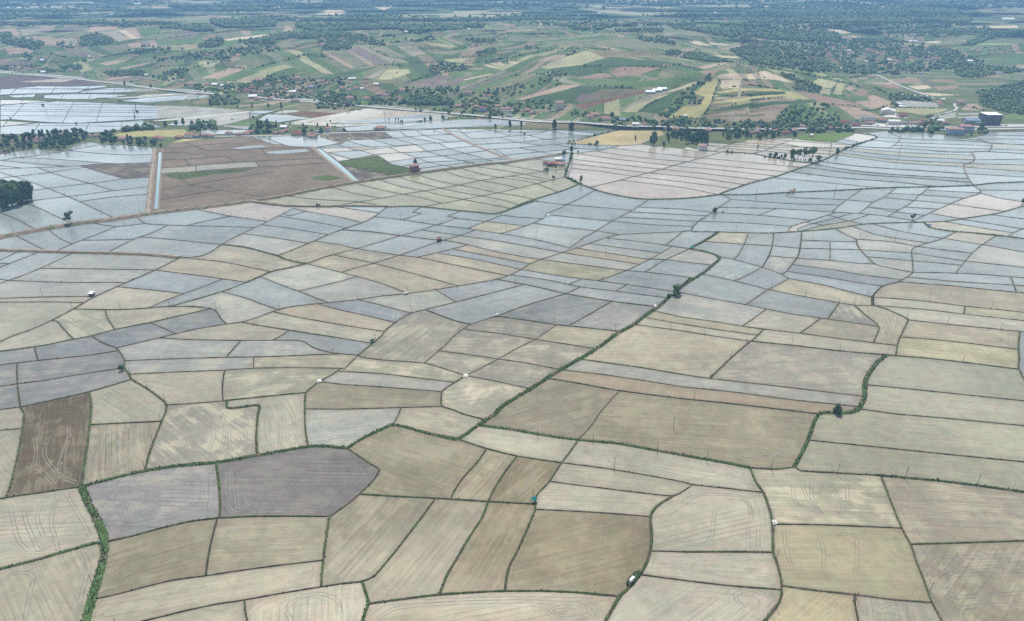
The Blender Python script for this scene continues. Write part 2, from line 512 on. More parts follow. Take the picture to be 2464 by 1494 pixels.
HILLS='''@ZA
P 0,690 200,665 420,690 700,715 900,750 880,760 640,775 400,765 0,790
q 190,730 560,700 690,710 560,735 300,740
W 0,800 350,770 640,775 960,765 950,780 760,800 700,830 400,835 100,845 0,850
W 720,820 1000,785 1450,800 1350,815 1000,830 720,835
g 340,800 480,795 580,805 560,825 360,830
W 60,855 320,842 300,870 130,875
W 400,850 740,838 1180,850 1000,875 800,890 600,890 390,880
q 860,880 1200,865 1300,850 1700,825 1860,840 1500,860 1100,885
W 1200,885 1860,840 1850,875 1290,920 1050,905
W 0,945 500,905 750,912 1400,945 1750,955 2200,985 1900,1030 1600,1050 1200,1075 680,1105 400,1095 100,1070 0,1075
q 0,890 350,900 480,910 0,940
q 0,1080 330,1100 0,1135
t 0,265 130,245 180,320 0,330
s 180,265 410,250 480,280 200,320
t 270,240 500,230 470,275 410,270 400,250
p 520,270 690,230 640,290 500,280
h 640,290 690,230 790,225 770,290
t 780,280 830,225 1060,225 1060,260 820,285
t 1030,270 1210,245 1270,340 1230,350
l 1060,275 1120,270 1240,345 1180,350
s 880,290 1030,275 1180,350 1070,375 980,320
t 190,335 430,320 700,410 560,420 400,395
s 500,340 730,350 760,380 620,375
t 40,420 230,430 300,455 280,480 80,490
G 320,460 420,405 530,440 450,470
p 610,460 690,440 830,500 770,520
h 690,440 770,435 900,495 830,500
d 770,430 890,420 1020,480 930,490
h 890,420 1130,390 1170,440 1020,480
t 1140,390 1260,380 1290,410 1180,430
p 1260,380 1330,375 1350,415 1290,410
t 1330,370 1390,365 1410,410 1350,412
G 1390,365 1640,345 1800,330 1830,370 1600,400 1420,410
b 1800,330 1900,305 1960,330 1840,365
h 1960,330 1900,305 2100,280 2240,310 2200,330
t 2140,275 2230,270 2250,310 2190,315
h 2250,310 2230,265 2464,240 2464,300
G 1240,260 1440,230 1440,300 1290,330
p 1590,265 1760,280 1840,295 1630,320
h 1470,310 1590,265 1600,320
t 1450,425 1620,400 1640,405 1480,430
t 1620,420 1790,385 1760,410 1640,440
l 2000,350 2464,300 2464,318 2030,365
t 960,590 1110,530 900,565
G 900,600 1200,540 1380,545 1080,610
t 1080,610 1380,548 1300,580 1110,620
d 1120,620 1440,555 1350,600 1180,635
t 1800,700 2050,610 2185,625 1960,705
G 1960,705 2185,630 2330,650 2130,710
t 2120,715 2390,685 2300,720 2180,735
y 1780,555 1980,540 1900,600 1790,595
h 2030,560 2250,515 2330,530 2290,580 2080,590
t 910,710 1130,680 1200,690 1010,715
p 1010,715 1260,695 1280,710 1080,735
o 1170,740 1300,710 1480,740 1350,760
p 0,560 280,550 290,580 0,590
l 830,60 1030,75 850,80
l 1050,65 1220,55 1200,75
l 1370,50 1520,60 1530,72 1370,72
h 200,175 380,145 500,175 300,205
h 860,160 1400,150 1470,185 1000,190
h 1560,120 1800,110 1850,140 1700,160
b 1830,140 1920,130 2000,165 1960,170
h 2000,110 2464,95 2464,130 2200,140
o 1860,870 2000,900 1850,930 1700,925
t 2110,945 2464,920 2464,935 2150,955
@ZB
l 560,125 700,85 830,90 870,110 770,135
l 1100,60 1260,65 1200,90
h 0,100 430,110 440,150 0,140
h 480,140 560,115 700,90 560,135
h 180,275 220,225 310,230 280,275
t 300,285 310,230 380,240 380,270
G 0,270 190,250 180,300 20,315
l 0,325 350,300 360,312 0,340
h 250,385 350,375 420,420 290,430
h 0,400 60,410 70,450 20,460
t 640,470 690,460 950,610 910,615
h 690,460 860,450 1080,595 950,610
t 860,450 890,445 1130,585 1080,590
p 890,445 970,415 1240,570 1130,580
s 970,415 1040,415 1200,480 1430,560 1260,560
s 1060,430 1210,415 1380,500 1200,480
G 1210,415 1280,410 1420,500 1370,500
s 1310,410 1480,410 1580,480 1450,500
y 1570,385 1720,390 1870,420 1790,440
h 1220,400 1560,375 1580,400 1450,410
h 1510,400 1600,410 1720,440 1600,470
l 2080,580 2130,578 2240,605 2190,610
l 2150,568 2190,565 2270,592 2230,595
l 2200,560 2230,558 2300,582 2260,588
l 2290,540 2330,540 2410,570 2370,572
y 1140,710 1230,620 1420,615 1440,650 1250,715
s 1040,700 1130,640 1230,610 1130,700
p 1380,750 1700,680 1850,675 1640,780 1540,785
h 1380,755 1830,668 1700,690 1420,765
p 1640,780 1800,720 1870,700 1990,680 1830,770
l 1900,710 2180,655 2150,670 1930,718
d 560,700 1000,620 1130,600 960,660 800,690 620,720
t 50,935 350,895 380,905 60,945
t 0,700 150,685 140,710 0,735
R 340,1020 480,998 850,1018 600,1055
s 480,995 600,975 900,985 850,1018
o 430,920 600,915 900,960 1000,955 850,985 560,975 400,975
q 280,1110 1080,965 1600,1000 1830,1040 1700,1085 1300,1105 820,1140
W 720,1110 860,1085 1170,1060 1440,1030 1650,1020 1830,1040 1700,1085 1200,1105
W 0,990 250,990 20,1055 0,1060
q 200,1020 290,990 445,988 420,1000 280,1022
W 60,1075 160,1025 330,1030 540,1060 400,1075 250,1100
W 800,1140 1100,1115 1440,1105 1700,1085 1880,1070 2464,1065 2464,1120 2000,1140 1720,1150 1300,1165 880,1180
h 1100,445 1250,460 1400,520 1300,530
h 1560,470 1800,450 2000,440 1800,490
y 1740,530 1990,510 1900,560 1800,555
h 2060,380 2390,385 2300,410 2100,430
@ZC
y 360,605 450,560 640,490 780,455 1000,465 940,515 760,570 640,610 460,620
o 780,455 1300,465 1480,500 1700,520 1060,510 940,520
t 340,545 470,495 600,485 560,525 490,550
b 710,700 880,655 990,660 1000,690 790,705
b 985,655 1070,600 1280,595 1440,605 1250,670 1050,690
p 130,880 520,770 570,760 140,900
t 140,895 570,760 735,760 560,810 210,890
d 210,900 740,765 1230,795 700,920 250,945
R 660,945 1320,805 1300,830 900,930 760,980
e 700,890 900,800 1240,790 1320,805 900,890
G 560,700 900,710 1200,740 1500,700 1780,640 1830,660 1600,760 1230,790 740,760
p 660,900 740,840 890,855 900,880 730,920
s 1050,980 1480,810 1560,815 1200,945 1090,985
y 1080,1000 1200,940 1560,825 1590,815 1480,860 1290,950 1220,1005
l 1510,815 1830,700 1760,750 1560,820
d 1240,1000 1340,920 1620,800 1560,880 1490,970 1430,1020
Y 1510,1055 1650,950 1790,945 1840,870 1740,840 1880,710 1940,690 1965,720 1920,830 1870,950 1790,1055
l 1940,685 1980,665 2100,655 2280,665 2330,705 1960,705
l 1985,712 2145,715 2145,790 1970,795
b 2160,720 2290,725 2310,760 2160,755
Y 1940,825 2100,795 2240,790 2240,808 2100,820 1945,838
d 1930,860 2200,840 2240,835 2240,850 2200,855 1940,868
b 1925,890 2130,865 2240,855 2100,885 1920,895
Y 1920,915 2150,880 2240,868 2240,888 2180,905 1910,925
y 2100,930 2240,895 2240,915
t 1890,960 2080,930 2140,905 2130,925 2050,950
d 1870,1000 2140,940 2240,925 2240,950 2100,980
t 1840,1035 2100,995 2240,985 2240,1012 2100,1025 1850,1045
t 1830,1055 2080,1040 2240,1040 2240,1088 2100,1085
t 1760,600 1980,560 2050,562 1830,620
o 1850,630 2100,570 2120,590 1930,650
t 1380,295 1570,305 1500,310
t 1310,315 1480,330 1570,350 1450,340
t 1490,272 1740,285 1900,310 1740,295
l 1880,490 2270,510 2260,525 2000,515
l 1700,375 1760,360 1900,410 1760,400
l 1860,380 2050,395 2020,405 1900,400
t 2210,370 2420,400 2380,410
G 1740,210 1850,185 2000,190 1900,245
G 2040,190 2180,185 2290,205 2250,220 2100,220
h 830,290 1190,300 1100,315 850,305
h 860,370 1130,345 1400,370 1600,440 1300,430 900,410
h 200,350 640,330 600,345 300,360
h 490,370 870,390 860,420 520,410
o 210,1120 480,1095 830,1110 820,1150 300,1150
d 420,620 760,575 1000,510 1300,540 1500,560 1420,595 1050,600 880,650 700,690 560,660
@ZD
l 85,640 150,635 290,690 420,745 230,715 110,705
l 0,660 60,655 100,705 0,710
b 0,720 60,725 80,760 0,760
Y 0,790 250,795 340,815 330,830 120,815 0,808
Y 330,815 400,820 560,890 330,880
d 0,830 250,815 335,830 250,850 0,855
Y 0,868 180,850 330,845 330,860 0,890
d 0,930 200,910 600,895 560,920 200,940 0,975
b 0,985 300,945 310,960 60,1000
t 0,1010 290,985 250,1005 0,1035
t 0,1045 210,1035 230,1090 0,1085
b 410,815 560,835 1000,930 850,970 630,910
y 570,740 620,700 790,740 740,790 600,780
y 630,830 640,785 740,800 720,850
y 750,840 800,740 860,750 830,850
t 860,800 890,770 970,790 900,810
b 940,850 1000,790 1070,815 1040,860
G 870,860 1060,865 1060,920 950,900
t 950,910 1080,900 1060,855 1120,850 1280,910 1290,950 1100,970 1060,960
t 810,960 1000,965 1200,1050 1150,1060 960,1065
g 700,935 810,960 950,1065 860,1065
y 130,610 410,650 300,665
s 930,690 1070,680 1060,710 930,710
l 1010,740 1280,738 1280,750
b 1140,755 1290,750 1380,790 1270,790
b 1250,710 1500,700 1550,730 1400,750
b 1600,715 1840,710 1850,740 1650,735
l 1420,770 1600,765 1640,790 1500,800
b 1650,775 1880,765 1870,790 1700,810
l 1330,840 1600,860 1480,870
l 1520,825 1900,850 1640,860
W 1310,905 1400,900 1690,920 1690,960 1340,955
y 1260,1000 1330,960 1790,975 1700,1010 1560,1025 1380,1000
W 1600,1055 1760,1020 1850,1000 1860,1050 1700,1070
W 1870,1010 2060,1010 2050,1030 1880,1030
W 1870,1045 2100,1040 2090,1055 1880,1055
W 2080,1000 2230,1000 2240,1030 2090,1035
g 2280,1030 2464,1020 2464,1065 2300,1060
t 1900,985 1960,930 2040,930 2080,960 2110,985
S 1190,1045 1290,1010 1430,1030 1420,1055
S 1090,1125 1120,1100 1250,1110 1500,1115 1520,1130 1300,1140
S 2050,1130 2200,1115 2464,1110 2464,1130
l 2000,240 2400,225 2410,250 2050,255
l 1560,375 1720,365 1720,385 1600,385
l 700,260 840,270 910,295 820,300
l 880,320 970,325 960,340
l 0,370 210,405 60,390
l 500,605 760,635 640,625
h 2000,30 2464,10 2464,150 2100,140
b 2040,660 2240,655 2240,690 2040,690
G 2100,540 2464,500 2464,560 2200,570
h 1660,390 1900,350 1950,380 1750,420
@TA
W 0,240 350,205 680,210 970,200 1270,180 1470,245 1100,265 900,290 600,300 0,310
q 1340,185 1700,150 2250,95 2240,110 1800,160 1400,195
W 1480,225 1650,165 2200,115 2240,115 2240,160 2080,205 1980,225 1600,230
g 2080,210 2240,175 2240,235 2200,235
W 2010,225 2300,235 2300,250 2190,262 2010,240
W 1800,265 2230,265 2220,295 1950,310 1800,315
Y 1035,300 1250,275 1650,258 1690,290 1640,330 1250,325 1040,335
Y 1540,380 1640,345 1850,345 1640,370
@TC
S 1655,432 1680,424 1840,458 1830,464
'''
WOODS='''@ZA
w1 20,360 250,350 400,385 380,430 300,445 150,415 30,390
w1 730,320 880,300 1020,370 990,400 830,420 720,410
w.6 490,390 560,380 640,410 700,430 560,440
w1 0,290 80,290 110,330 0,350
w1 120,225 300,205 620,185 1060,190 1450,205 1900,240 1920,280 1780,285 1580,265 1440,255 1430,225 1200,240 1070,250 1050,225 860,215 700,225 500,220 200,245
w1 1780,430 1820,370 1980,335 2010,370 1990,410 1880,430
w.8 2140,370 2464,330 2464,400 2200,400
w1 1880,180 2464,150 2464,240 2200,255 2000,250 1900,220
w.6 1520,40 2464,20 2464,100 2000,110 1500,80
w.7 0,90 800,80 1500,100 1400,140 900,130 400,130 0,190
w1 550,600 700,570 740,600 720,630 560,630
w.6 920,650 1050,630 1300,640 1300,680 1000,690
w.4 1350,690 1640,600 1700,640 1640,700 1500,730
w.5 1380,520 1650,520 1600,555 1420,550
w.6 180,480 240,480 300,520 250,550
w.6 720,530 880,510 890,540 760,560
w.7 0,590 300,585 460,620 600,640 400,660 200,640 0,625
w.5 1150,430 1300,410 1640,440 1500,480 1400,490 1160,460
w.4 1650,480 2000,450 2300,410 2340,480 2000,540 1750,540
w.8 1880,850 2060,860 2150,890 2140,940 1890,940
w.6 1640,760 1900,770 2464,740 2464,830 2000,840 1700,800
w.15 0,0 2464,0 2464,60 0,75
@ZB
w1 430,250 380,200 700,140 1300,140 1800,150 2240,140 2240,190 2120,200 2080,250 1550,290 1550,310 1470,300 1300,265 1000,270 820,275 600,290
w1 0,360 360,290 860,290 880,330 700,340 540,350 340,350 100,380 0,390
w1 640,455 680,380 800,365 910,385 915,440 760,455
w.5 860,300 1050,320 1200,370 1210,410 930,400 860,350
w.6 1200,300 1300,310 1300,340 1200,330
w.5 1210,380 1560,350 1620,320 1680,360 1300,390
w.5 1900,350 1980,390 2200,390 2210,345 2100,355
w.5 1600,650 1620,590 1780,560 1960,600 1930,640 1740,640 1660,690
w.6 1940,500 2100,450 2220,430 2210,490 2000,505
w1 1390,900 1460,850 1640,840 1820,870 1820,945 1440,945
w.8 1640,820 1680,780 1800,790 1850,820 1700,835
w.7 560,950 900,930 1000,900 880,830 600,820
w.75 1300,940 1000,940 1100,880 1350,830
w.55 0,860 350,780 560,810 600,880 300,890
w.5 1850,850 2240,800 2240,1010 1900,960
w.5 150,680 330,650 420,690 300,760 80,760
w.35 80,400 220,400 280,460 100,470
w.45 600,350 850,340 620,420
w.15 0,0 1000,0 2464,0 2464,70 1300,60 0,80
w.5 0,130 420,150 400,190 0,215
@ZC
w.5 0,130 300,120 900,180 1500,190 1480,230 1020,240 900,270 700,280 600,240 0,200
w.9 1500,200 1740,180 1760,250 1960,260 1990,200 2240,220 2240,370 1950,320 1750,280 1500,250
w.5 1200,90 2464,60 2464,180 1750,180 1250,140
w.7 1030,270 1470,260 1470,290 1050,290
w.6 1200,330 1480,345 1590,410 1300,370
w.8 1640,470 1760,480 2100,560 1880,560 1640,520
w1 1480,450 1610,455 1620,500 1480,495
w.8 2050,450 2240,400 2464,430 2464,600 2240,560 2100,480
w1 1420,1040 1600,880 1640,830 1850,690 1900,660 1920,690 1880,710 1650,880 1640,930 1500,1060
w.5 1670,940 1690,850 1820,870 1790,940
w.7 1480,1110 1560,1060 2050,1080 2060,1160 1600,1160
w.9 2050,1085 2240,1080 2240,1165 2100,1165
w.4 210,410 480,440 560,430 220,450
w.5 590,500 680,460 690,480 610,510
w.3 190,800 480,640 600,650 580,690 240,800
w.6 640,980 760,1010 1000,1030 1100,1060 1300,1040 1330,1100 1000,1100 640,1040
w.15 0,0 2464,0 2464,60 1200,80 0,100
w.4 500,700 560,760 480,780
@ZD
w1 390,790 430,710 560,745 640,790 630,835 480,820 400,800
w1 290,650 420,690 420,725 290,685
w1 250,80 600,80 1500,80 1800,60 2000,180 1900,240 1200,270 1000,300 700,250 640,240 830,330 820,370 600,380 350,370 0,340 0,100
w.38 0,380 640,390 850,350 1250,350 1800,440 2100,560 2100,640 1800,620 1300,670 1000,660 500,640 0,560
w1 1900,410 2100,300 2464,250 2464,330 2200,340 2000,410
w.7 1830,640 2100,580 2464,620 2464,640 2000,700 1880,690
w.9 2030,830 2464,730 2464,1030 2250,1000 2100,950
w.45 270,1010 380,950 690,930 860,1060 570,1130 380,1130 240,1090
w.8 1290,850 1620,870 1640,910 1310,900
w.7 0,1085 90,1100 570,1110 820,1110 930,1165 0,1165
w.8 1580,1100 1690,1060 1760,1110 1650,1160
w.4 1250,1090 1580,1090 1700,1130 1560,1150
w.15 0,0 2464,0 2464,70 0,80
w.5 1240,280 1800,270 2200,230 2100,300 1850,330 1250,340
@ZB
w.3 0,720 400,700 900,700 1000,780 560,800 0,840
w.3 1000,880 1400,790 1900,790 1850,840 1400,850 1000,930
w.35 1500,1000 1850,960 2240,1000 2240,1040 1800,1010
@ZC
w.4 0,960 220,880 400,900 620,960 400,1030 0,1030
w.4 20,780 180,740 240,820 120,880 20,860
'''
HEDGES='''@ZA
1180,375 1450,350 1700,320 2240,270
500,385 700,360 740,420
0,500 300,480 500,470
1000,500 1150,470 1450,420 1640,400
1460,530 1750,500 2000,460
1600,650 1900,560 2100,540
1880,665 2050,600 2200,615
2280,620 2464,560
430,480 620,520 900,510
200,200 0,240
1350,600 1640,590
2000,250 2240,230
1900,300 2080,270 2240,255
@ZB
0,620 250,560 500,490 640,470
460,490 640,500 780,540
1040,415 1260,520 1450,520
1380,750 1560,690 1740,650 2000,600
1430,560 1780,560
1740,450 1900,430 2240,380
2030,560 2300,520 2464,490
1100,415 1500,410
1800,330 2464,290
1000,590 1180,580 1400,590
2100,560 2464,540
1850,520 1990,510
@ZC
0,530 100,520 250,480 560,430
400,470 780,440 970,440
700,600 900,590 1080,590 1400,600 1590,580 1710,605
100,680 400,660 480,640 600,620
860,650 980,650
590,765 740,760 1230,795
1440,480 1640,520 1880,560 2050,560
1310,430 1490,460
1190,310 1300,290 1480,290
0,300 250,300
1970,700 1940,770 1900,910 1830,1030
1960,795 2240,760
1930,868 2200,855 2240,850
1240,1005 1340,930 1480,870
820,290 1190,310
1700,330 1950,340
420,440 780,430 980,445
@ZD
0,760 280,800 330,830 0,860
0,900 300,870
100,600 420,650 620,690 860,740 1000,790
1100,770 1280,860
690,930 960,950
1000,990 1130,990 1280,930
640,690 900,700 1060,680
1280,830 1640,870
1250,870 1330,960
1300,960 1690,975
1880,940 2110,990
1560,1050 1740,1025 1850,1000
2100,430 2464,400
2050,470 2300,440
1950,520 2464,450
0,580 300,620
@TC
620,372 800,330 1060,268
590,392 860,403
2010,468 2231,482
640,480 625,545 600,620 580,690
600,690 690,740 740,765
1560,150 1860,170
@TD
130,510 380,530 640,548
840,440 930,410 1130,345
280,180 900,205
1250,272 1540,280
1770,310 1880,330 2000,335
@TB
1870,150 2140,150
1440,200 1600,190
1700,178 1850,160
430,250 620,240 780,240
280,205 440,215
'''
HOUSES='''@ZA hillside village on the far left slope
345,520,35 415,525,35 380,550,40w 150,625,50 235,620,60 340,622,60 385,655,40w 630,640,45 165,605,40 210,640,32 270,635,40 100,610,35 1210,510,60 1400,475,50g 1290,440,40g 800,515,25w 1850,500,45 1895,505,40 2140,505,50 2080,515,30 1395,610,32 1490,520,30
@ZA distant wooded ridge on the left
1000,135,30w 75,75,28w 170,75,25w 770,150,40 580,35,22w 930,125,25 1230,40,60w 820,35,25w
@ZA village beside the highway below the striped hill
1625,730,50 1590,762,45 1710,790,35 1925,770,60w 1990,777,35w 2250,797,60r 1310,680,32w 2200,825,70r 2130,828,45r 1855,765,40
@ZB village beside the highway below the striped hill
150,770,45 260,738,40 420,722,60p2 380,715,30 460,722,30 640,737,45 690,752,35 725,752,30 550,792,60g 380,835,60w 330,808,40 410,812,45 90,805,35 60,897,55 170,897,50 20,880,70w 400,912,70p 300,803,30 520,838,40 560,857,30 825,812,50p2 885,812,40 950,797,50 1000,805,30w 890,750,50 1030,747,40 910,717,70w 1040,717,50 1130,766,45w 100,835,40 40,830,35 200,830,30 480,815,30 700,848,30
@ZB scattered houses along the highway
890,902,65p2 1040,892,60 1155,857,65p 1225,862,55 1360,832,55p2 1440,812,30 1955,857,65o2 2090,867,45 2140,867,35 1860,962,60 2025,967,55p 2085,997,70r2 2220,962,55p
@ZB farmsteads on the middle hills
1380,382,40g 1400,292,32w 380,435,40 430,412,25 330,456,30 830,352,35 970,392,40 1015,397,30 2350,255,40 1960,270,25w 2100,500,25 620,410,25 650,330,25g
@ZC distant hamlet at the edge of the woods
430,262,40 500,260,50 110,255,30 345,266,30 580,262,40 155,268,20 800,226,40p 740,232,25 860,205,25 980,205,25 1070,196,25 1120,192,25 1200,196,25 1290,206,25 1250,218,25 1400,192,25 1340,196,25 1450,182,20 890,125,25w 710,142,20w 1930,122,25w 2025,182,30 2120,182,30
@ZC houses strung along the highway junction
50,985,90 240,1000,60 300,1025,70 415,1012,45 530,980,70p4 850,1042,70p 810,1057,65 950,1077,85 1100,1087,60b 1215,1142,60w2 1970,1097,60 1290,1130,50 1500,1162,50 1570,1170,60 1660,1050,28w
@ZD village in the wooded valley
760,430,35 850,435,35 710,476,30 720,496,45 820,470,25 900,460,30w 890,496,30 720,537,60 770,553,40 1000,516,45 1000,546,60 1040,492,30 1080,470,50 1120,470,45 1150,490,30 1190,500,35 1160,541,45 1260,546,35w 1270,527,60 1300,556,30 1350,562,35 1385,430,30 1420,432,25 1430,551,40 1460,520,40 1500,527,25 1620,517,40 1590,541,30 1650,541,40 1690,530,45 1980,558,50w 740,410,25 990,460,25 940,540,30 1050,560,25w 1070,450,40 1190,470,25 1545,667,30b
@ZD farm buildings on the valley floor
1100,697,60 1710,927,45 1715,942,40 1905,938,60p2 1740,902,30w 2240,662,45g 2330,178,95w 1450,380,35w 1490,380,35w 1870,70,20w 1200,66,25w 2120,18,20w
@ZD roadside settlement at the quarry yard
860,1107,70r 970,1112,75n 965,1132,75r 1075,1087,120g2 1090,1112,85 1200,1092,65 1300,1117,100w2 1250,1020,110w2 1395,1115,90g 1490,1117,110p 1560,1117,60r 1560,1087,45 1605,1102,30 1720,1097,55w 1765,1112,50p 2010,1113,130b 1385,1048,80r 300,1145,40 240,1180,40
@TD orchard village left of the green field
410,287,60p 340,307,80r 25,302,45 80,265,45 735,262,45 480,248,60p 560,330,25w
@TA village between the paddies on the left
300,362,130p 270,382,55 330,387,45 120,377,38 30,412,45 560,320,45p 860,332,50p 1400,352,80a 1085,362,60p 1440,362,38 1690,342,65v2 1755,337,62 1890,332,50v 1835,332,60 2045,312,55 2190,317,70 2140,322,50 1600,345,70 800,335,30
@TB village between the paddies by the big pond
0,300,55 225,305,45 320,287,50 280,300,45 415,317,90r 550,312,50 555,340,75 700,287,55v2 1150,267,80 800,282,45g 300,257,60w 610,297,50g 1190,262,50
@TC lone houses by the wheat field
1870,285,55p 1580,275,60p 1490,265,45 2300,300,50p 2310,270,40p
@TC red roofed farm beside the tree lined ditch
405,578,44r 455,593,66r 505,588,72o 553,592,62p 524,550,62w 560,556,34b
'''
POLES='''@BL
1045,400,75 1105,215,65 1165,70,70 575,510,70 715,890,70 668,1235,90 830,1500,36
@BC
1020,80,48 1416,157,75 1815,210,80 2397,108,92 2278,280,90 1968,404,104 1385,620,88
@BR
172,342,88 640,405,92 1115,432,88 1602,472,108 2120,522,95 655,788,45 675,1060,88 1783,1285,85 1255,1340,62 678,1405,90
@ML
100,185,45 367,138,38 590,105,35 570,135,35 735,45,45 812,75,42 310,650,60 520,722,40 672,640,30 258,848,38 870,742,48 1222,715,38 1560,740,52 2022,738,48 2282,700,35 895,130,28 1530,40,32 1668,65,38 1790,80,32 1910,95,28 942,1210,55 1065,1315,60 1195,1410,68 2400,1045,30 1012,45,40
@MC
118,665,42 478,618,35 507,755,50 393,830,45 248,960,52 845,890,45 723,1018,50 1107,785,45 1255,575,55 1537,850,58 1980,890,48 1947,945,28 1817,1025,40 1705,1092,32 1585,1170,48 2375,885,48 2127,850,50 2235,515,38 2270,418,38 1910,345,48 1693,298,35 1617,555,45 1887,530,40 1157,192,42 937,160,42 591,115,40 430,90,40 240,68,35 722,128,30 722,240,30 1414,165,45 1405,240,40 1590,145,48 1742,85,35 1766,125,40 1957,95,38 2275,720,42 842,605,45
@MR
75,150,45 145,482,38 385,175,50 655,188,45 940,208,35 1278,225,38 1530,250,60 1630,180,38 1470,190,30 1768,240,30 380,535,38 640,590,38 885,650,50 1130,690,38 1237,705,50 1285,712,28 1337,632,40 1780,680,45 2227,735,48 2020,1120,55 1620,800,50 1912,845,55 2293,885,45 158,922,48 460,965,45 788,995,50 1133,1035,48 1477,1060,45 348,1085,55 200,1230,48 1145,1470,30 1242,1470,32 82,1390,60
@TA
465,805,38 580,845,35 690,895,40 420,122,55 1205,147,65
@TC
1485,395,38 1950,440,30 485,395,32 57,1155,30
@TD
1340,505,100 58,890,85 762,865,95 1390,770,35
'''
TREES='''@TA
20,965,180,150,r 62,958,235,150,r 112,950,205,130,r 165,938,185,130,r 205,925,175,120,r 243,912,180,120,r 285,900,165,110,r 60,880,160,130,r 150,860,140,120,r 230,850,120,110,r 640,1112,105,95,s 45,470,26,30,b 80,466,28,28,b 120,462,40,34,r
@ML
885,1180,45,44,b
@MR
232,45,42,38,b 1657,100,50,50,s 1112,1492,74,66,r 290,42,14,10,b
@MC
2415,636,80,84,r 2362,652,26,26,b 225,975,22,40,b
@TC
725,742,66,34,s 723,745,40,24,b 580,500,48,28,c 565,500,40,22,c 640,480,66,34,c 700,478,24,18,b 870,406,40,36,r 1372,405,118,62,r 1395,330,24,24,b 1352,405,80,40,c 1467,415,40,46,r 1507,376,70,24,c 1500,330,36,30,r 1660,385,120,34,c 1684,380,110,34,c 1725,385,70,40,r 1770,390,120,60,r 1810,390,120,60,c 1840,392,100,50,r 1613,320,36,24,r 1212,362,46,18,c 220,326,36,22,c 475,705,28,22,b 485,703,20,18,b 500,620,38,16,c 395,640,20,14,b 420,635,28,46,b 90,235,46,28,c 192,250,46,20,c 490,258,80,50,c 640,258,60,60,b 1800,402,22,22,b
@TD
190,508,32,36,r 237,518,46,44,r 290,522,32,22,b 320,527,44,40,r 380,532,92,62,r 432,540,94,66,u 486,545,104,64,u 560,550,122,96,u 618,543,44,56,r 788,482,50,38,r 866,435,20,20,b 928,418,18,20,b 405,815,20,24,b 80,430,26,20,b 2455,920,40,40,b 1570,250,60,40,r 2080,260,60,60,r
@TB
1480,582,52,38,r 1492,600,20,24,b 80,272,100,32,c 110,265,80,26,c 168,262,90,36,c 240,248,64,18,c 480,240,34,18,r 605,238,36,18,c 695,240,32,22,r 490,305,60,50,r 555,300,40,36,r 640,295,48,40,r 845,285,32,24,r 285,75,52,26,c 165,62,24,24,b 720,192,14,18,b 1245,185,24,12,c 1305,188,30,12,c 1330,190,28,14,c 1350,200,22,14,c 1365,200,26,16,c 1568,180,24,24,b 1620,180,34,34,r 1728,165,26,36,b 1785,122,28,30,b 1485,95,24,20,b 1530,97,28,24,b 1625,100,20,16,b 1895,130,26,20,b 2150,160,40,34,r 2265,165,22,16,b 1650,285,10,10,b 2330,232,48,36,r 2430,250,60,26,c 2200,250,36,24,r
@TA
1485,235,46,34,r 1578,225,40,38,r 1645,220,58,34,c 1725,235,50,34,c 1440,420,30,30,b 20,430,44,50,r
@ZA
385,945,14,26,b 1230,1003,16,30,b 1211,1046,10,14,b 2270,1058,26,20,b 92,1066,24,10,c 2080,1073,12,16,b 2260,965,44,20,c 1885,945,60,26,c 2405,950,24,26,b 1120,765,40,24,r 1355,785,30,22,r 1178,742,22,16,r 683,1110,16,20,b 2130,960,20,14,b
'''
BELTS='''@TA
r 130,400 230,330 400,340 560,270 620,290 760,300 820,370 700,385 560,445 330,440 200,445
r 760,330 1000,300 1050,360 1400,350 1450,380 1330,420 1150,405 900,390
r 960,285 1120,260 1210,235 1370,245 1380,265 1060,290
r 1690,262 1780,200 1900,195 1990,230 1950,262 1720,280
r 2300,280 2400,230 2240,240 2240,310
r 0,340 130,350 200,400 150,440 60,430
@TB
r 0,270 60,200 170,200 260,250 250,300 40,312
r 580,75 760,50 900,30 1000,40 900,60 640,85
c 1330,35 1450,-10 1640,-30 1820,-20 1820,48 1450,45
r 730,78 790,62 810,80 750,90
@TC
r 850,262 1040,220 1450,170 1500,225 1460,262 1050,262
r 1490,300 1640,280 1870,330 1860,385 1700,388 1650,375
r 1990,350 2010,235 2231,190 2231,345
r 1640,250 1500,215 1600,150 1700,210
@TD
r 0,340 0,200 230,205 600,195 900,205 965,285 500,295 380,335 200,340 100,350
r 1250,288 1560,292 1600,275 1250,262
r 1600,290 1610,220 1700,190 1760,255 1640,300
r 2010,318 2050,240 2130,245 2145,300 2060,318 1790,322
'''
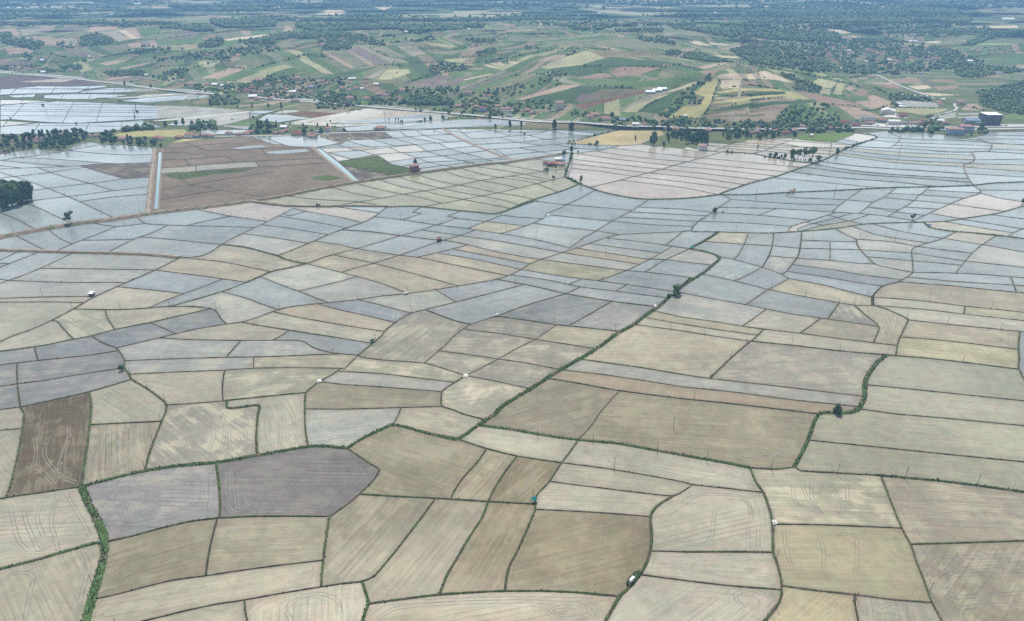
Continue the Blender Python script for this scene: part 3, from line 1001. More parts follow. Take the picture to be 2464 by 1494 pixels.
TRACKS='''@BL
k 1480,0 1530,60 1545,150 1520,230 1490,330
k 1440,20 1420,120 1395,230 1410,290
k 1390,60 1370,160 1340,240 1360,290
k 1330,100 1310,200 1275,280 1320,310
k 1600,0 1620,80 1615,180 1590,250 1530,290
k 1690,40 1660,100 1655,200 1670,260
k 1760,60 1775,160 1770,260
k 720,90 850,170 850,240 820,350
k 930,110 870,180 860,300 790,380
k 1040,100 960,200 930,320 880,380
k 700,140 690,260 660,400
k 1930,0 1925,120 1945,230
k 2020,0 2025,120 2020,240
k 2110,0 2130,100 2140,220
k 780,580 850,640 880,740 920,800
k 860,560 920,660 940,760
k 660,560 740,640 800,740 850,810
k 1030,520 1100,610 1150,700 1170,810
k 1320,480 1330,560 1300,700 1230,770 1060,760 960,680 930,600 1000,540 1150,490 1320,480
k 1390,500 1380,600 1360,720 1250,790 1100,800
k 1450,460 1460,580 1440,740
k 80,680 100,800 140,920 200,980
k 170,680 190,780 240,900 280,980 380,960
k 290,670 270,760 320,900
k 480,580 540,680 600,780 650,880
k 420,570 370,760 400,900 420,980
k 40,1180 100,1150 210,1150 240,1190 220,1280 180,1480
k 600,990 640,1100 600,1250 570,1400
k 2060,1400 2180,1320 2330,1300 2440,1350 2450,1440
k 2060,1420 2100,1480
k 1700,500 1710,600 1740,680 2300,680 2420,560
k 1800,520 1780,600 1820,650 2250,650 2400,540
k 1640,420 1650,600 1690,710 2280,705
k 1650,840 2000,820 2180,860 2150,900 1700,920 1610,880 1650,840
l 500,95 490,200 440,330 410,430 550,490
l 350,160 320,290 400,410 440,450 550,500
l 230,350 330,440 400,520
l 420,440 440,330 520,110
l 250,170 260,300 230,400
l 210,470 300,400 380,330
@BC
k 1480,1420 1520,1380 1640,1368 1760,1385 1800,1420 1760,1455 1640,1472 1520,1458 1480,1420
k 1510,1420 1550,1395 1640,1388 1730,1400 1765,1422 1730,1448 1640,1455 1550,1445 1510,1420
k 200,1440 320,1370 700,1345 1200,1330 1800,1340
k 260,1480 400,1400 900,1360 1450,1350
k 1620,130 1700,20
k 1650,135 1735,20
k 1590,110 1660,10
k 1300,40 1300,70 1350,95 1450,85 1550,30
k 1270,400 1340,380 1400,420 1330,520 1310,580 1200,540
k 1750,260 1790,290 1760,250 1800,210
l 130,920 250,780 330,650
l 180,920 300,780 380,660
l 760,700 820,720 800,800
l 1240,420 1220,500 1230,580
l 1850,770 1890,850 1870,1000
@BR
k 580,180 630,185 625,215
k 720,140 760,200 740,250 640,300 400,330
k 690,130 800,60 860,20
k 500,310 700,300 790,250
k 800,520 820,640 980,710
k 860,500 900,600 1000,720
k 930,500 940,620 1010,730
k 1050,490 1120,590 1160,680 1130,740
k 1190,520 1200,640 1290,660
k 1600,540 1580,600 1640,640 1900,640 2464,670
k 1560,500 1530,590 1640,680 2464,730
k 1750,480 2464,590
k 1700,560 2464,630
k 1660,740 1680,820 1700,880
k 1700,740 1760,760 2464,800
k 1800,1080 1850,1160 1900,1130 2464,1080
k 1900,1280 1920,1160 2000,1130 2464,1130
k 1930,1300 1940,1170 2464,1160
k 1920,1400 1950,1330 2464,1290
k 2010,1494 2030,1400 2464,1370
k 1700,980 1850,1030 2464,1020
k 1720,1000 1900,1060 2464,1050
k 1800,1200 1860,1400 1930,1494
k 1700,1000 1760,1160
k 0,930 150,940 210,880 230,720 260,680
k 30,610 150,580 400,590 480,650 500,760
k 470,820 475,960
k 545,830 548,960
k 420,1370 380,1310 480,1270 640,1310
k 1420,1400 1500,1370 1700,1380 1760,1440
l 990,880 1020,1000 1020,1120 1060,1200
l 1100,870 1240,880 1260,1000 1250,1150
l 730,830 750,980 800,1140
l 1550,880 1600,1050 1690,1330
l 1470,880 1530,900 1570,1000
@MR
k 100,1200 200,1130 130,1160
k 250,1040 330,1060 280,1120
k 560,1160 600,1060 800,1030
k 1170,760 1120,800
k 1480,740 1500,860 1420,980
k 1560,780 1540,880 1480,980
@MC
k 830,1400 880,1300 1000,1270 1060,1330
k 900,1440 930,1340 1010,1300
k 960,1470 990,1380 1070,1330
k 1020,1480 1060,1400 1140,1330
k 2060,960 2120,900 2200,920
k 1950,1060 1920,1010 2000,960
'''
HAZE=1.4e-4; SUN_E=4.6; SKY_S=.092; EXPO=.12; CLOUD=(6.2,6.2,6.2); CLOUD_LOW=(21.5,23.3,23.8); DENOISE=False
import bpy, math, random
import numpy as np
from mathutils import Vector, Matrix, geometry, Euler
R = random.Random(7); NR = np.random.default_rng(7)
C = bpy.context.scene.collection
TH = math.radians(27.3); F = 1644.0; CX, CY = 1232.0, 747.0; H = 250.0      # drone camera: pitch, focal length, height
cT, sT = math.cos(TH), math.sin(TH)

OFF={'BL':(0,996.2),'BC':(821.1,996.2),'BR':(1642.3,996.2),'ML':(0,498.1),'MC':(821.1,498.1),'MR':(1642.3,498.1),
'TA':(0,240.6),'TB':(601.6,240.6),'TC':(1203.1,240.6),'TD':(1802.3,240.6),'ZA':(0,0),'ZB':(601.6,0),'ZC':(1203.1,0),'ZD':(1802.3,0),'X':(1564,324.8)}
def scl(k): return .1465 if k=='X' else (.26854 if k[0] in 'TZ' else 1/3)
def uv(k,x,y): return OFF[k][0]+x*scl(k), OFF[k][1]+y*scl(k)

# ------------------------------------------------------------------ survey: photo measurements -> world
def dirs(v):
    s = -(np.asarray(v,float)-CY)/F
    return s*sT+cT, s*cT-sT                                   # dy, dz of the sight line
def at_z(u,v,z=0.0):
    dy,dz = dirs(v); t=(z-H)/dz
    return t*(np.asarray(u,float)-CX)/F, t*dy, t
RU=[-600,0,300,600,900,1200,1500,1800,2100,2464,3100]
RV=[314,252,200,160,130,100,80,60,45,30,15,0,-20,-60]
ZT=[[0,0,0,4,18,36,44,50,54,56,52,54,60,70],
[0,0,0,5,20,38,46,51,54,54,52,54,60,70],
[0,0,0,8,25,40,46,52,54,56,54,55,60,70],
[0,3,16,30,40,46,50,54,56,55,54,56,60,70],
[0,6,18,30,42,54,56,58,58,55,53,56,62,72],
[2,10,22,35,45,52,56,58,57,54,54,58,62,72],
[4,24,40,52,58,60,60,58,56,55,55,57,62,72],
[5,30,48,59,42,34,38,46,52,56,55,57,62,72],
[0,0,0,0,2,10,24,40,50,56,56,58,64,74],
[0,2,8,14,25,35,42,48,52,56,56,60,64,74],
[0,4,12,20,30,40,46,50,52,56,56,60,64,74]]
ZT=np.array(ZT,float); ZT[:,0]=0; ZT[:,8:]*=.78; ZT[:,7]*=.9
GU=np.arange(-600,3101,3.0); GV=np.arange(362,-60.1,-1.0)
def table(u,v):
    iu=np.clip(np.searchsorted(RU,u,side='right')-1,0,len(RU)-2); ru=np.array(RU)
    fu=np.clip((u-ru[iu])/(ru[iu+1]-ru[iu]),0,1); fu=fu*fu*(3-2*fu)*.6+fu*.4
    rv=-np.array(RV,float); iv=np.clip(np.searchsorted(rv,-v,side='right')-1,0,len(RV)-2)
    fv=np.clip((-v-rv[iv])/(rv[iv+1]-rv[iv]),0,1)
    a=ZT[iu,iv]*(1-fv)+ZT[iu,iv+1]*fv; b=ZT[iu+1,iv]*(1-fv)+ZT[iu+1,iv+1]*fv
    return a*(1-fu)+b*fu
_w=[(NR.uniform(0,6.28),NR.uniform(0,6.28),2*math.pi/NR.uniform(160,620),NR.uniform(.5,1)) for _ in range(14)]
def relief(x,y):
    z=0
    for a,p,k,m in _w: z=z+m*np.sin(k*(x*math.cos(a)+y*math.sin(a))+p)
    return z*1.25
VV,UU=np.meshgrid(GV,GU,indexing='ij')
Zg=table(UU,VV); X0,Y0,T0=at_z(UU,VV,Zg)
Zg=Zg+np.clip(Zg/12,0,1)*relief(X0,Y0)*(1+np.clip((T0-1800)/1500,0,1))
Zg=np.maximum(Zg,0)
DY,DZ=dirs(GV)
Yg=((Zg-H)/DZ[:,None])*DY[:,None]
for i in range(1,len(GV)): Yg[i]=np.maximum(Yg[i],Yg[i-1]+.4)
Zg=H+Yg*(DZ/DY)[:,None]
Tg=Yg/DY[:,None]; Xg=Tg*(UU-CX)/F
def pos(u,v):
    """world point of the ground seen at photo position (u,v), and its depth"""
    if v>=345: 
        x,y,t=at_z(u,v); return float(x),float(y),0.0,float(t)
    fu=min(max((u+600)/3,0),len(GU)-1.001); fv=min(max(362-v,0),len(GV)-1.001)
    i,j=int(fv),int(fu); a,b=fv-i,fu-j
    y=(Yg[i,j]*(1-b)+Yg[i,j+1]*b)*(1-a)+(Yg[i+1,j]*(1-b)+Yg[i+1,j+1]*b)*a
    dy,dz=dirs(v); t=y/dy
    return float(t*(u-CX)/F),float(y),float(H+t*dz),float(t)
def inpoly(P,X,Y):
    m=np.zeros(np.shape(X),bool)
    for (x0,y0),(x1,y1) in zip(P,P[1:]+P[:1]):
        if y0==y1: continue
        m^=((y0>Y)!=(y1>Y))&(X<(x1-x0)*(Y-y0)/(y1-y0)+x0)
    return m
def items(txt):
    k=None;note=''
    for ln in txt.strip().split('\n'):
        ln=ln.strip()
        if not ln: continue
        if ln[0]=='@':
            p=ln[1:].split(None,1); k=p[0]; note=p[1] if len(p)>1 else ''; continue
        yield k,note,ln.split()

# ------------------------------------------------------------------ object helpers
def tag(o,label=None,cat=None,group=None,kind=None):
    if label: o['label']=label
    if cat: o['category']=cat
    if group: o['group']=group
    if kind: o['kind']=kind
    return o
def link(name,me,parent=None):
    o=bpy.data.objects.new(name,me); C.objects.link(o)
    if parent: o.parent=parent
    return o
def empty(name,loc,rz=0,scale=(1,1,1)):
    o=bpy.data.objects.new(name,None); C.objects.link(o); o.location=loc; o.rotation_euler=(0,0,rz); o.scale=scale; o.empty_display_size=.5
    return o
def mesh(name,V,Fs,mat=None,smooth=False,col=None,midx=None):
    me=bpy.data.meshes.new(name)
    V=np.asarray(V,np.float32)
    if isinstance(Fs,np.ndarray):
        n,k=Fs.shape; me.vertices.add(len(V)); me.vertices.foreach_set('co',V.ravel())
        me.loops.add(n*k); me.loops.foreach_set('vertex_index',Fs.astype(np.int32).ravel())
        me.polygons.add(n); me.polygons.foreach_set('loop_start',np.arange(0,n*k,k,dtype=np.int32))
        me.update(calc_edges=True)
    else: me.from_pydata([tuple(map(float,v)) for v in V],[],Fs); me.update()
    for m in (mat if isinstance(mat,list) else [mat]):
        if m: me.materials.append(m)
    if midx is not None: me.polygons.foreach_set('material_index',np.asarray(midx,np.int32))
    if smooth: me.polygons.foreach_set('use_smooth',np.ones(len(me.polygons),bool))
    if col is not None:
        c=np.ones((len(V),4),np.float32); c[:,:3]=col
        a=me.attributes.new('tint','FLOAT_COLOR','POINT'); a.data.foreach_set('color',c.ravel())
    return me
class MB:
    def __init__(s): s.V=[];s.F=[];s.C=[]
    def add(s,V,Fs,c=None):
        n=len(s.V); s.V+=[tuple(v) for v in V]; s.F+=[tuple(i+n for i in f) for f in Fs]
        if c is not None: s.C+=[c]*len(V)
    def box(s,x0,x1,y0,y1,z0,z1,c=None):
        s.add([(x0,y0,z0),(x1,y0,z0),(x1,y1,z0),(x0,y1,z0),(x0,y0,z1),(x1,y0,z1),(x1,y1,z1),(x0,y1,z1)],
          [(3,2,1,0),(4,5,6,7),(0,1,5,4),(1,2,6,5),(2,3,7,6),(3,0,4,7)],c)
    def tube(s,p,q,r0,r1,n=6,c=None):
        p,q=Vector(p),Vector(q); d=(q-p).normalized(); a=d.orthogonal().normalized(); b=d.cross(a)
        V=[p+(a*math.cos(k*6.2832/n)+b*math.sin(k*6.2832/n))*r0 for k in range(n)]+[q+(a*math.cos(k*6.2832/n)+b*math.sin(k*6.2832/n))*r1 for k in range(n)]
        s.add(V,[(k,(k+1)%n,n+(k+1)%n,n+k) for k in range(n)]+[tuple(range(n,2*n)),tuple(range(n-1,-1,-1))],c)
    def me(s,name,mat,smooth=False): return mesh(name,s.V,s.F,mat,smooth,np.array(s.C) if s.C else None)

# ------------------------------------------------------------------ materials
def newmat(name):
    m=bpy.data.materials.new(name); m.use_nodes=True; nt=m.node_tree; b=nt.nodes['Principled BSDF']
    return m,nt,b
def noise(nt,vec,scale,detail=4,rough=.55,dim='3D'):
    n=nt.nodes.new('ShaderNodeTexNoise'); n.noise_dimensions=dim; n.inputs['Scale'].default_value=scale; n.inputs['Detail'].default_value=detail; n.inputs['Roughness'].default_value=rough
    if vec is not None: nt.links.new(vec,n.inputs['Vector'])
    return n.outputs['Fac']
def ramp(nt,f,a,b,lo=0,hi=1,smooth=True):
    n=nt.nodes.new('ShaderNodeMapRange'); n.interpolation_type='SMOOTHSTEP' if smooth else 'LINEAR'
    n.inputs['From Min'].default_value=a; n.inputs['From Max'].default_value=b; n.inputs['To Min'].default_value=lo; n.inputs['To Max'].default_value=hi
    nt.links.new(f,n.inputs['Value']); return n.outputs['Result']
def mth(nt,op,a,b=None,c=None):
    n=nt.nodes.new('ShaderNodeMath'); n.operation=op
    for i,x in enumerate((a,b,c)):
        if x is None: continue
        if isinstance(x,(int,float)): n.inputs[i].default_value=x
        else: nt.links.new(x,n.inputs[i])
    return n.outputs[0]
def mix(nt,f,a,b,mode='MIX'):
    n=nt.nodes.new('ShaderNodeMix'); n.data_type='RGBA'; n.blend_type=mode
    for s,x in (('Factor_Float',f),('A_Color',a),('B_Color',b)):
        i=next(q for q in n.inputs if q.identifier==s)
        if isinstance(x,(int,float)): i.default_value=x
        elif isinstance(x,tuple): i.default_value=(*x,1)
        else: nt.links.new(x,i)
    return next(q for q in n.outputs if q.identifier=='Result_Color')
def attr(nt,name,out='Color'):
    n=nt.nodes.new('ShaderNodeAttribute'); n.attribute_name=name; return n.outputs[out]
def wpos(nt): return nt.nodes.new('ShaderNodeNewGeometry').outputs['Position']
def scaled(nt,vec,s):
    n=nt.nodes.new('ShaderNodeVectorMath'); n.operation='MULTIPLY'; n.inputs[1].default_value=s; nt.links.new(vec,n.inputs[0]); return n.outputs[0]
def plain(name,col,rough=.85,var=.25,scale=.6,spec=.3,metal=0):
    m,nt,b=newmat(name)
    f=noise(nt,nt.nodes.new('ShaderNodeTexCoord').outputs['Object'],scale)
    k=ramp(nt,f,.25,.75,1-var,1+var*.6)
    c=mix(nt,1.0,tuple(col),k,'MULTIPLY')
    nt.links.new(c,b.inputs['Base Color']); b.inputs['Roughness'].default_value=rough; b.inputs['Specular IOR Level'].default_value=spec; b.inputs['Metallic'].default_value=metal
    return m
def tinted(name,scale,var=.35,rough=.95,spec=.15,detail=5,bump=0):
    m,nt,b=newmat(name); f=noise(nt,wpos(nt),scale,detail,.65)
    k=ramp(nt,f,.2,.8,1-var,1+var)
    nt.links.new(mix(nt,1.0,attr(nt,'tint'),k,'MULTIPLY'),b.inputs['Base Color'])
    b.inputs['Roughness'].default_value=rough; b.inputs['Specular IOR Level'].default_value=spec
    return m
def paddy_material():
    m,nt,b=newmat('paddy_mud_and_water'); L=nt.links
    col=attr(nt,'tint'); par=attr(nt,'fpar'); fuv=attr(nt,'fuv','Vector'); P=wpos(nt)
    sp=nt.nodes.new('ShaderNodeSeparateColor'); L.new(par,sp.inputs[0]); patch,lines,gloss=sp.outputs[0],sp.outputs[1],sp.outputs[2]
    sx=nt.nodes.new('ShaderNodeSeparateXYZ'); L.new(fuv,sx.inputs[0]); d,a,bb=sx.outputs[0],sx.outputs[1],sx.outputs[2]
    streak=noise(nt,scaled(nt,fuv,(0,.02,.75)),1,4,.62)
    fine=noise(nt,scaled(nt,fuv,(0,.09,2.6)),1,3,.65)
    grain=noise(nt,P,1.1,2,.6)
    big=noise(nt,P,.012,3,.5); mid=noise(nt,P,.05,5,.62)
    c=mix(nt,1.0,col,ramp(nt,streak,.28,.72,.89,1.09),'MULTIPLY')
    c=mix(nt,1.0,c,ramp(nt,fine,.3,.7,.95,1.05),'MULTIPLY')
    c=mix(nt,1.0,c,ramp(nt,grain,.3,.7,.95,1.05),'MULTIPLY')
    c=mix(nt,1.0,c,ramp(nt,big,.3,.7,.82,1.13),'MULTIPLY')
    mot=noise(nt,P,.16,4,.7)
    c=mix(nt,1.0,c,ramp(nt,mot,.3,.7,.88,1.09),'MULTIPLY')
    hue=noise(nt,P,.09,3,.6)
    c=mix(nt,1.0,c,mix(nt,ramp(nt,hue,.35,.65),(1.04,.975,.985),(.965,1.02,.985)),'MULTIPLY')
    # shallow places: drier cream mud / wetter grey mud, with ragged edges drawn out along the furrows
    pn=mth(nt,'ADD',mth(nt,'MULTIPLY',mid,.62),mth(nt,'MULTIPLY',noise(nt,scaled(nt,fuv,(0,.02,.3)),1,3,.6),.38))
    pf=mth(nt,'MULTIPLY',ramp(nt,pn,.49,.57),patch)
    c=mix(nt,pf,c,mix(nt,.45,mix(nt,1.0,c,(1.25,1.2,1.06),'MULTIPLY'),(.40,.37,.28)))
    pg=mth(nt,'MULTIPLY',ramp(nt,pn,.47,.41),mth(nt,'MULTIPLY',patch,.8))
    c=mix(nt,pg,c,mix(nt,1.0,c,(.86,.87,.89),'MULTIPLY'))
    # wheel and harrow tracks: loops that follow the field edge, and straight passes along it
    wob=mth(nt,'MULTIPLY',noise(nt,P,.022,2,.5),7.0)
    l1=mth(nt,'SINE',mth(nt,'MULTIPLY_ADD',mth(nt,'ADD',d,wob),2.3,0))
    l2=mth(nt,'SINE',mth(nt,'MULTIPLY',mth(nt,'ADD',bb,mth(nt,'MULTIPLY',wob,.35)),2.1))
    g1=mth(nt,'MULTIPLY',ramp(nt,noise(nt,P,.035,3,.6),.42,.56),ramp(nt,d,13,7)); g2=mth(nt,'MULTIPLY',ramp(nt,noise(nt,scaled(nt,fuv,(0,.012,.05)),1,2,.5),.42,.56),ramp(nt,d,4,8))
    lf=mth(nt,'MAXIMUM',mth(nt,'MULTIPLY',mth(nt,'MULTIPLY',ramp(nt,l1,.8,.99),g1),.7),mth(nt,'MULTIPLY',ramp(nt,l2,.72,.98),g2))
    lf=mth(nt,'MULTIPLY',mth(nt,'MULTIPLY',lf,lines),ramp(nt,d,0,2.5))
    c=mix(nt,lf,c,mix(nt,1.0,c,(.56,.55,.53),'MULTIPLY'))
    hd=mth(nt,'MULTIPLY',ramp(nt,mth(nt,'ADD',d,mth(nt,'MULTIPLY',mid,8.0)),11,7),ramp(nt,big,.38,.6,0,.5))
    c=mix(nt,hd,c,mix(nt,1.0,c,(.84,.84,.86),'MULTIPLY'))
    # mud shelf along the bank
    e=mth(nt,'MULTIPLY',ramp(nt,mth(nt,'ADD',d,mth(nt,'MULTIPLY',mid,-2.2)),1.0,-.3),.4)
    c=mix(nt,e,c,(.17,.145,.105))
    L.new(c,b.inputs['Base Color'])
    rn=ramp(nt,noise(nt,scaled(nt,P,(.01,.03,1)),1,3,.6),.35,.7,.05,.2)
    r=mth(nt,'ADD',mth(nt,'MULTIPLY',rn,gloss),mth(nt,'MULTIPLY',mth(nt,'SUBTRACT',1.0,gloss),.9))
    L.new(mth(nt,'MAXIMUM',r,mth(nt,'MULTIPLY',pf,.35)),b.inputs['Roughness'])
    b.inputs['IOR'].default_value=1.36
    L.new(mth(nt,'MULTIPLY',gloss,.55),b.inputs['Specular IOR Level'])
    return m
def segint(p,q,a,b):
    d1=(q[0]-p[0],q[1]-p[1]); d2=(b[0]-a[0],b[1]-a[1]); D=d1[0]*d2[1]-d1[1]*d2[0]
    if abs(D)<1e-9: return None
    t=((a[0]-p[0])*d2[1]-(a[1]-p[1])*d2[0])/D; u=((a[0]-p[0])*d1[1]-(a[1]-p[1])*d1[0])/D
    return t,u
def connect(L, BX, ext=32, snap=11):
    """extend loose ends to the next line, and lines that leave the frame to the border"""
    L=[(c,w,list(P)) for c,w,P in L]
    ends=[(i,e) for i in range(len(L)) for e in (0,-1)]
    for n,(i,e) in enumerate(ends):
        p=L[i][2][e]
        for j,f in ends[n+1:]:
            q=L[j][2][f]
            if i!=j and p!=q and (p[0]-q[0])**2+(p[1]-q[1])**2<36: L[j][2][f]=p
    cnt={}
    for i,e in ends: cnt[L[i][2][e]]=cnt.get(L[i][2][e],0)+1
    segs=[]
    for i,(c,w,P) in enumerate(L):
        for a,b in zip(P,P[1:]): segs.append((i,a,b))
    out=[]
    for i,(c,w,P) in enumerate(L):
        P=list(P)
        for end in (0,-1):
            p=P[end]; q=P[1] if end==0 else P[-2]
            dx,dy=p[0]-q[0],p[1]-q[1]; n=math.hypot(dx,dy) or 1; dx/=n; dy/=n
            if cnt.get(p,0)>1: continue
            edge=p[0]<8 or p[0]>2456 or p[1]>1486
            best=None; near=None
            for j,a,b in segs:
                if j==i: continue
                vx,vy=b[0]-a[0],b[1]-a[1]; l2=vx*vx+vy*vy or 1
                t=max(0,min(1,((p[0]-a[0])*vx+(p[1]-a[1])*vy)/l2))
                d=math.hypot(p[0]-a[0]-t*vx,p[1]-a[1]-t*vy)
                if near is None or d<near[0]: near=(d,(a[0]+t*vx,a[1]+t*vy))
                if edge: continue
                r=segint(p,(p[0]+dx*ext,p[1]+dy*ext),a,b)
                if r and -0.12<=r[0]<=1 and -0.001<=r[1]<=1.001 and (best is None or abs(r[0])<abs(best)): best=r[0]
            if edge: P[end]=(p[0]+dx*420,p[1]+dy*420); continue
            if near and near[0]<1.2: P[end]=near[1]
            elif best is not None: P[end]=(p[0]+dx*(ext*best+.3*0),p[1]+dy*ext*best)
            elif near and near[0]<snap: P[end]=near[1]
        out.append((c,w,P))
    return out
def faces(L, B):
    """planar subdivision of the polylines; returns face vertex loops (v px)"""
    S=[]
    for c,w,P in L:
        S+= [(a,b) for a,b in zip(P,P[1:]) if abs(a[0]-b[0])+abs(a[1]-b[1])>1e-6]
    S+= [(B[i],B[(i+1)%len(B)]) for i in range(len(B))]
    A=np.array([s[0] for s in S],float); C=np.array([s[1] for s in S],float); D=C-A
    cuts=[[0.,1.] for _ in S]
    for i in range(len(S)):
        d=D[i]; den=d[0]*D[:,1]-d[1]*D[:,0]
        ok=np.abs(den)>1e-9; r=A-A[i]
        with np.errstate(all='ignore'):
            t=(r[:,0]*D[:,1]-r[:,1]*D[:,0])/den; u=(r[:,0]*d[1]-r[:,1]*d[0])/den
        li=math.hypot(*d); lj=np.hypot(D[:,0],D[:,1]); e1=.6/li; e2=.6/lj
        m=ok&(t>=-e1)&(t<=1+e1)&(u>=-e2)&(u<=1+e2)
        for j in np.nonzero(m)[0]:
            if j!=i: cuts[i].append(min(1,max(0,t[j])))
    V=[];key={}
    def vid(p):
        kx,ky=int(round(p[0]/1.0)),int(round(p[1]/1.0))
        for dx in (0,-1,1):
            for dy in (0,-1,1):
                for v in key.get((kx+dx,ky+dy),()):
                    if (V[v][0]-p[0])**2+(V[v][1]-p[1])**2<.8: return v
        V.append((p[0],p[1])); key.setdefault((kx,ky),[]).append(len(V)-1); return len(V)-1
    E=set()
    for i in range(len(S)):
        ts=sorted(cuts[i]); pv=None
        for t in ts:
            v=vid((A[i][0]+D[i][0]*t,A[i][1]+D[i][1]*t))
            if pv is not None and v!=pv: E.add((min(v,pv),max(v,pv)))
            pv=v
    adj={}
    for a,b in E: adj.setdefault(a,set()).add(b); adj.setdefault(b,set()).add(a)
    st=[v for v in adj if len(adj[v])==1]
    while st:
        v=st.pop()
        if len(adj[v])!=1: continue
        o=adj[v].pop(); adj[o].discard(v)
        if len(adj[o])==1: st.append(o)
    order={v:sorted(n,key=lambda o:math.atan2(V[o][1]-V[v][1],V[o][0]-V[v][0])) for v,n in adj.items() if n}
    seen=set(); F=[]
    for v in order:
        for o in order[v]:
            if (v,o) in seen: continue
            a,b=v,o; loop=[]
            while (a,b) not in seen:
                seen.add((a,b)); loop.append(a)
                n=order[b]; k=n.index(a); a,b=b,n[(k-1)%len(n)]
            P=[V[k] for k in loop]
            ar=.5*sum(P[k][0]*P[(k+1)%len(P)][1]-P[(k+1)%len(P)][0]*P[k][1] for k in range(len(P)))
            if len(P)>2: F.append((ar,P))
    return F
M={}
M['paddy']=paddy_material()
M['terrain']=tinted('hill_fields',.035,.22,.95,.1,6)
M['bund']=tinted('bund_soil_and_grass',.9,.45)
M['leaf']=tinted('leaf_green',.25,.3,.8,.2)
M['bark']=plain('bark',(.07,.055,.04),.9,.3,3)
M['road']=plain('pale_asphalt',(.37,.365,.35),.9,.12,.05)
M['paint']=plain('road_paint',(.72,.72,.70),.7,.05)
M['canal']=plain('canal_water',(.20,.30,.31),.08,.06,.02,.5)
M['glass']=plain('dark_window',(.03,.035,.045),.15,.1,1,.5)
M['pole']=plain('weathered_pole_wood',(.06,.05,.042),.9,.2)
M['steel']=plain('galvanised_steel',(.16,.17,.18),.6,.1,1,.4)
M['rubber']=plain('tyre_rubber',(.02,.02,.02),.85,.1)
WALL={'w':(.62,.60,.55),'c':(.50,.44,.35),'b':(.30,.36,.47),'p':(.50,.36,.33),'g':(.33,.32,.31),'k':(.23,.12,.085),'d':(.12,.115,.12),'r':(.10,.036,.034)}
ROOF={'o':(.31,.165,.12),'r':(.20,.075,.065),'p':(.34,.20,.17),'w':(.74,.74,.73),'g':(.25,.25,.25),'b':(.20,.27,.36),'n':(.12,.22,.17),'a':(.32,.16,.115),'v':(.32,.16,.115)}
def wallm(k):
    if 'W'+k not in M: M['W'+k]=plain('wall_plaster_'+k,WALL[k],.9,.12,.4)
    return M['W'+k]
def roofm(k):
    if 'R'+k not in M: M['R'+k]=plain('roof_tiles_'+k,ROOF[k],.85,.22,.8)
    return M['R'+k]

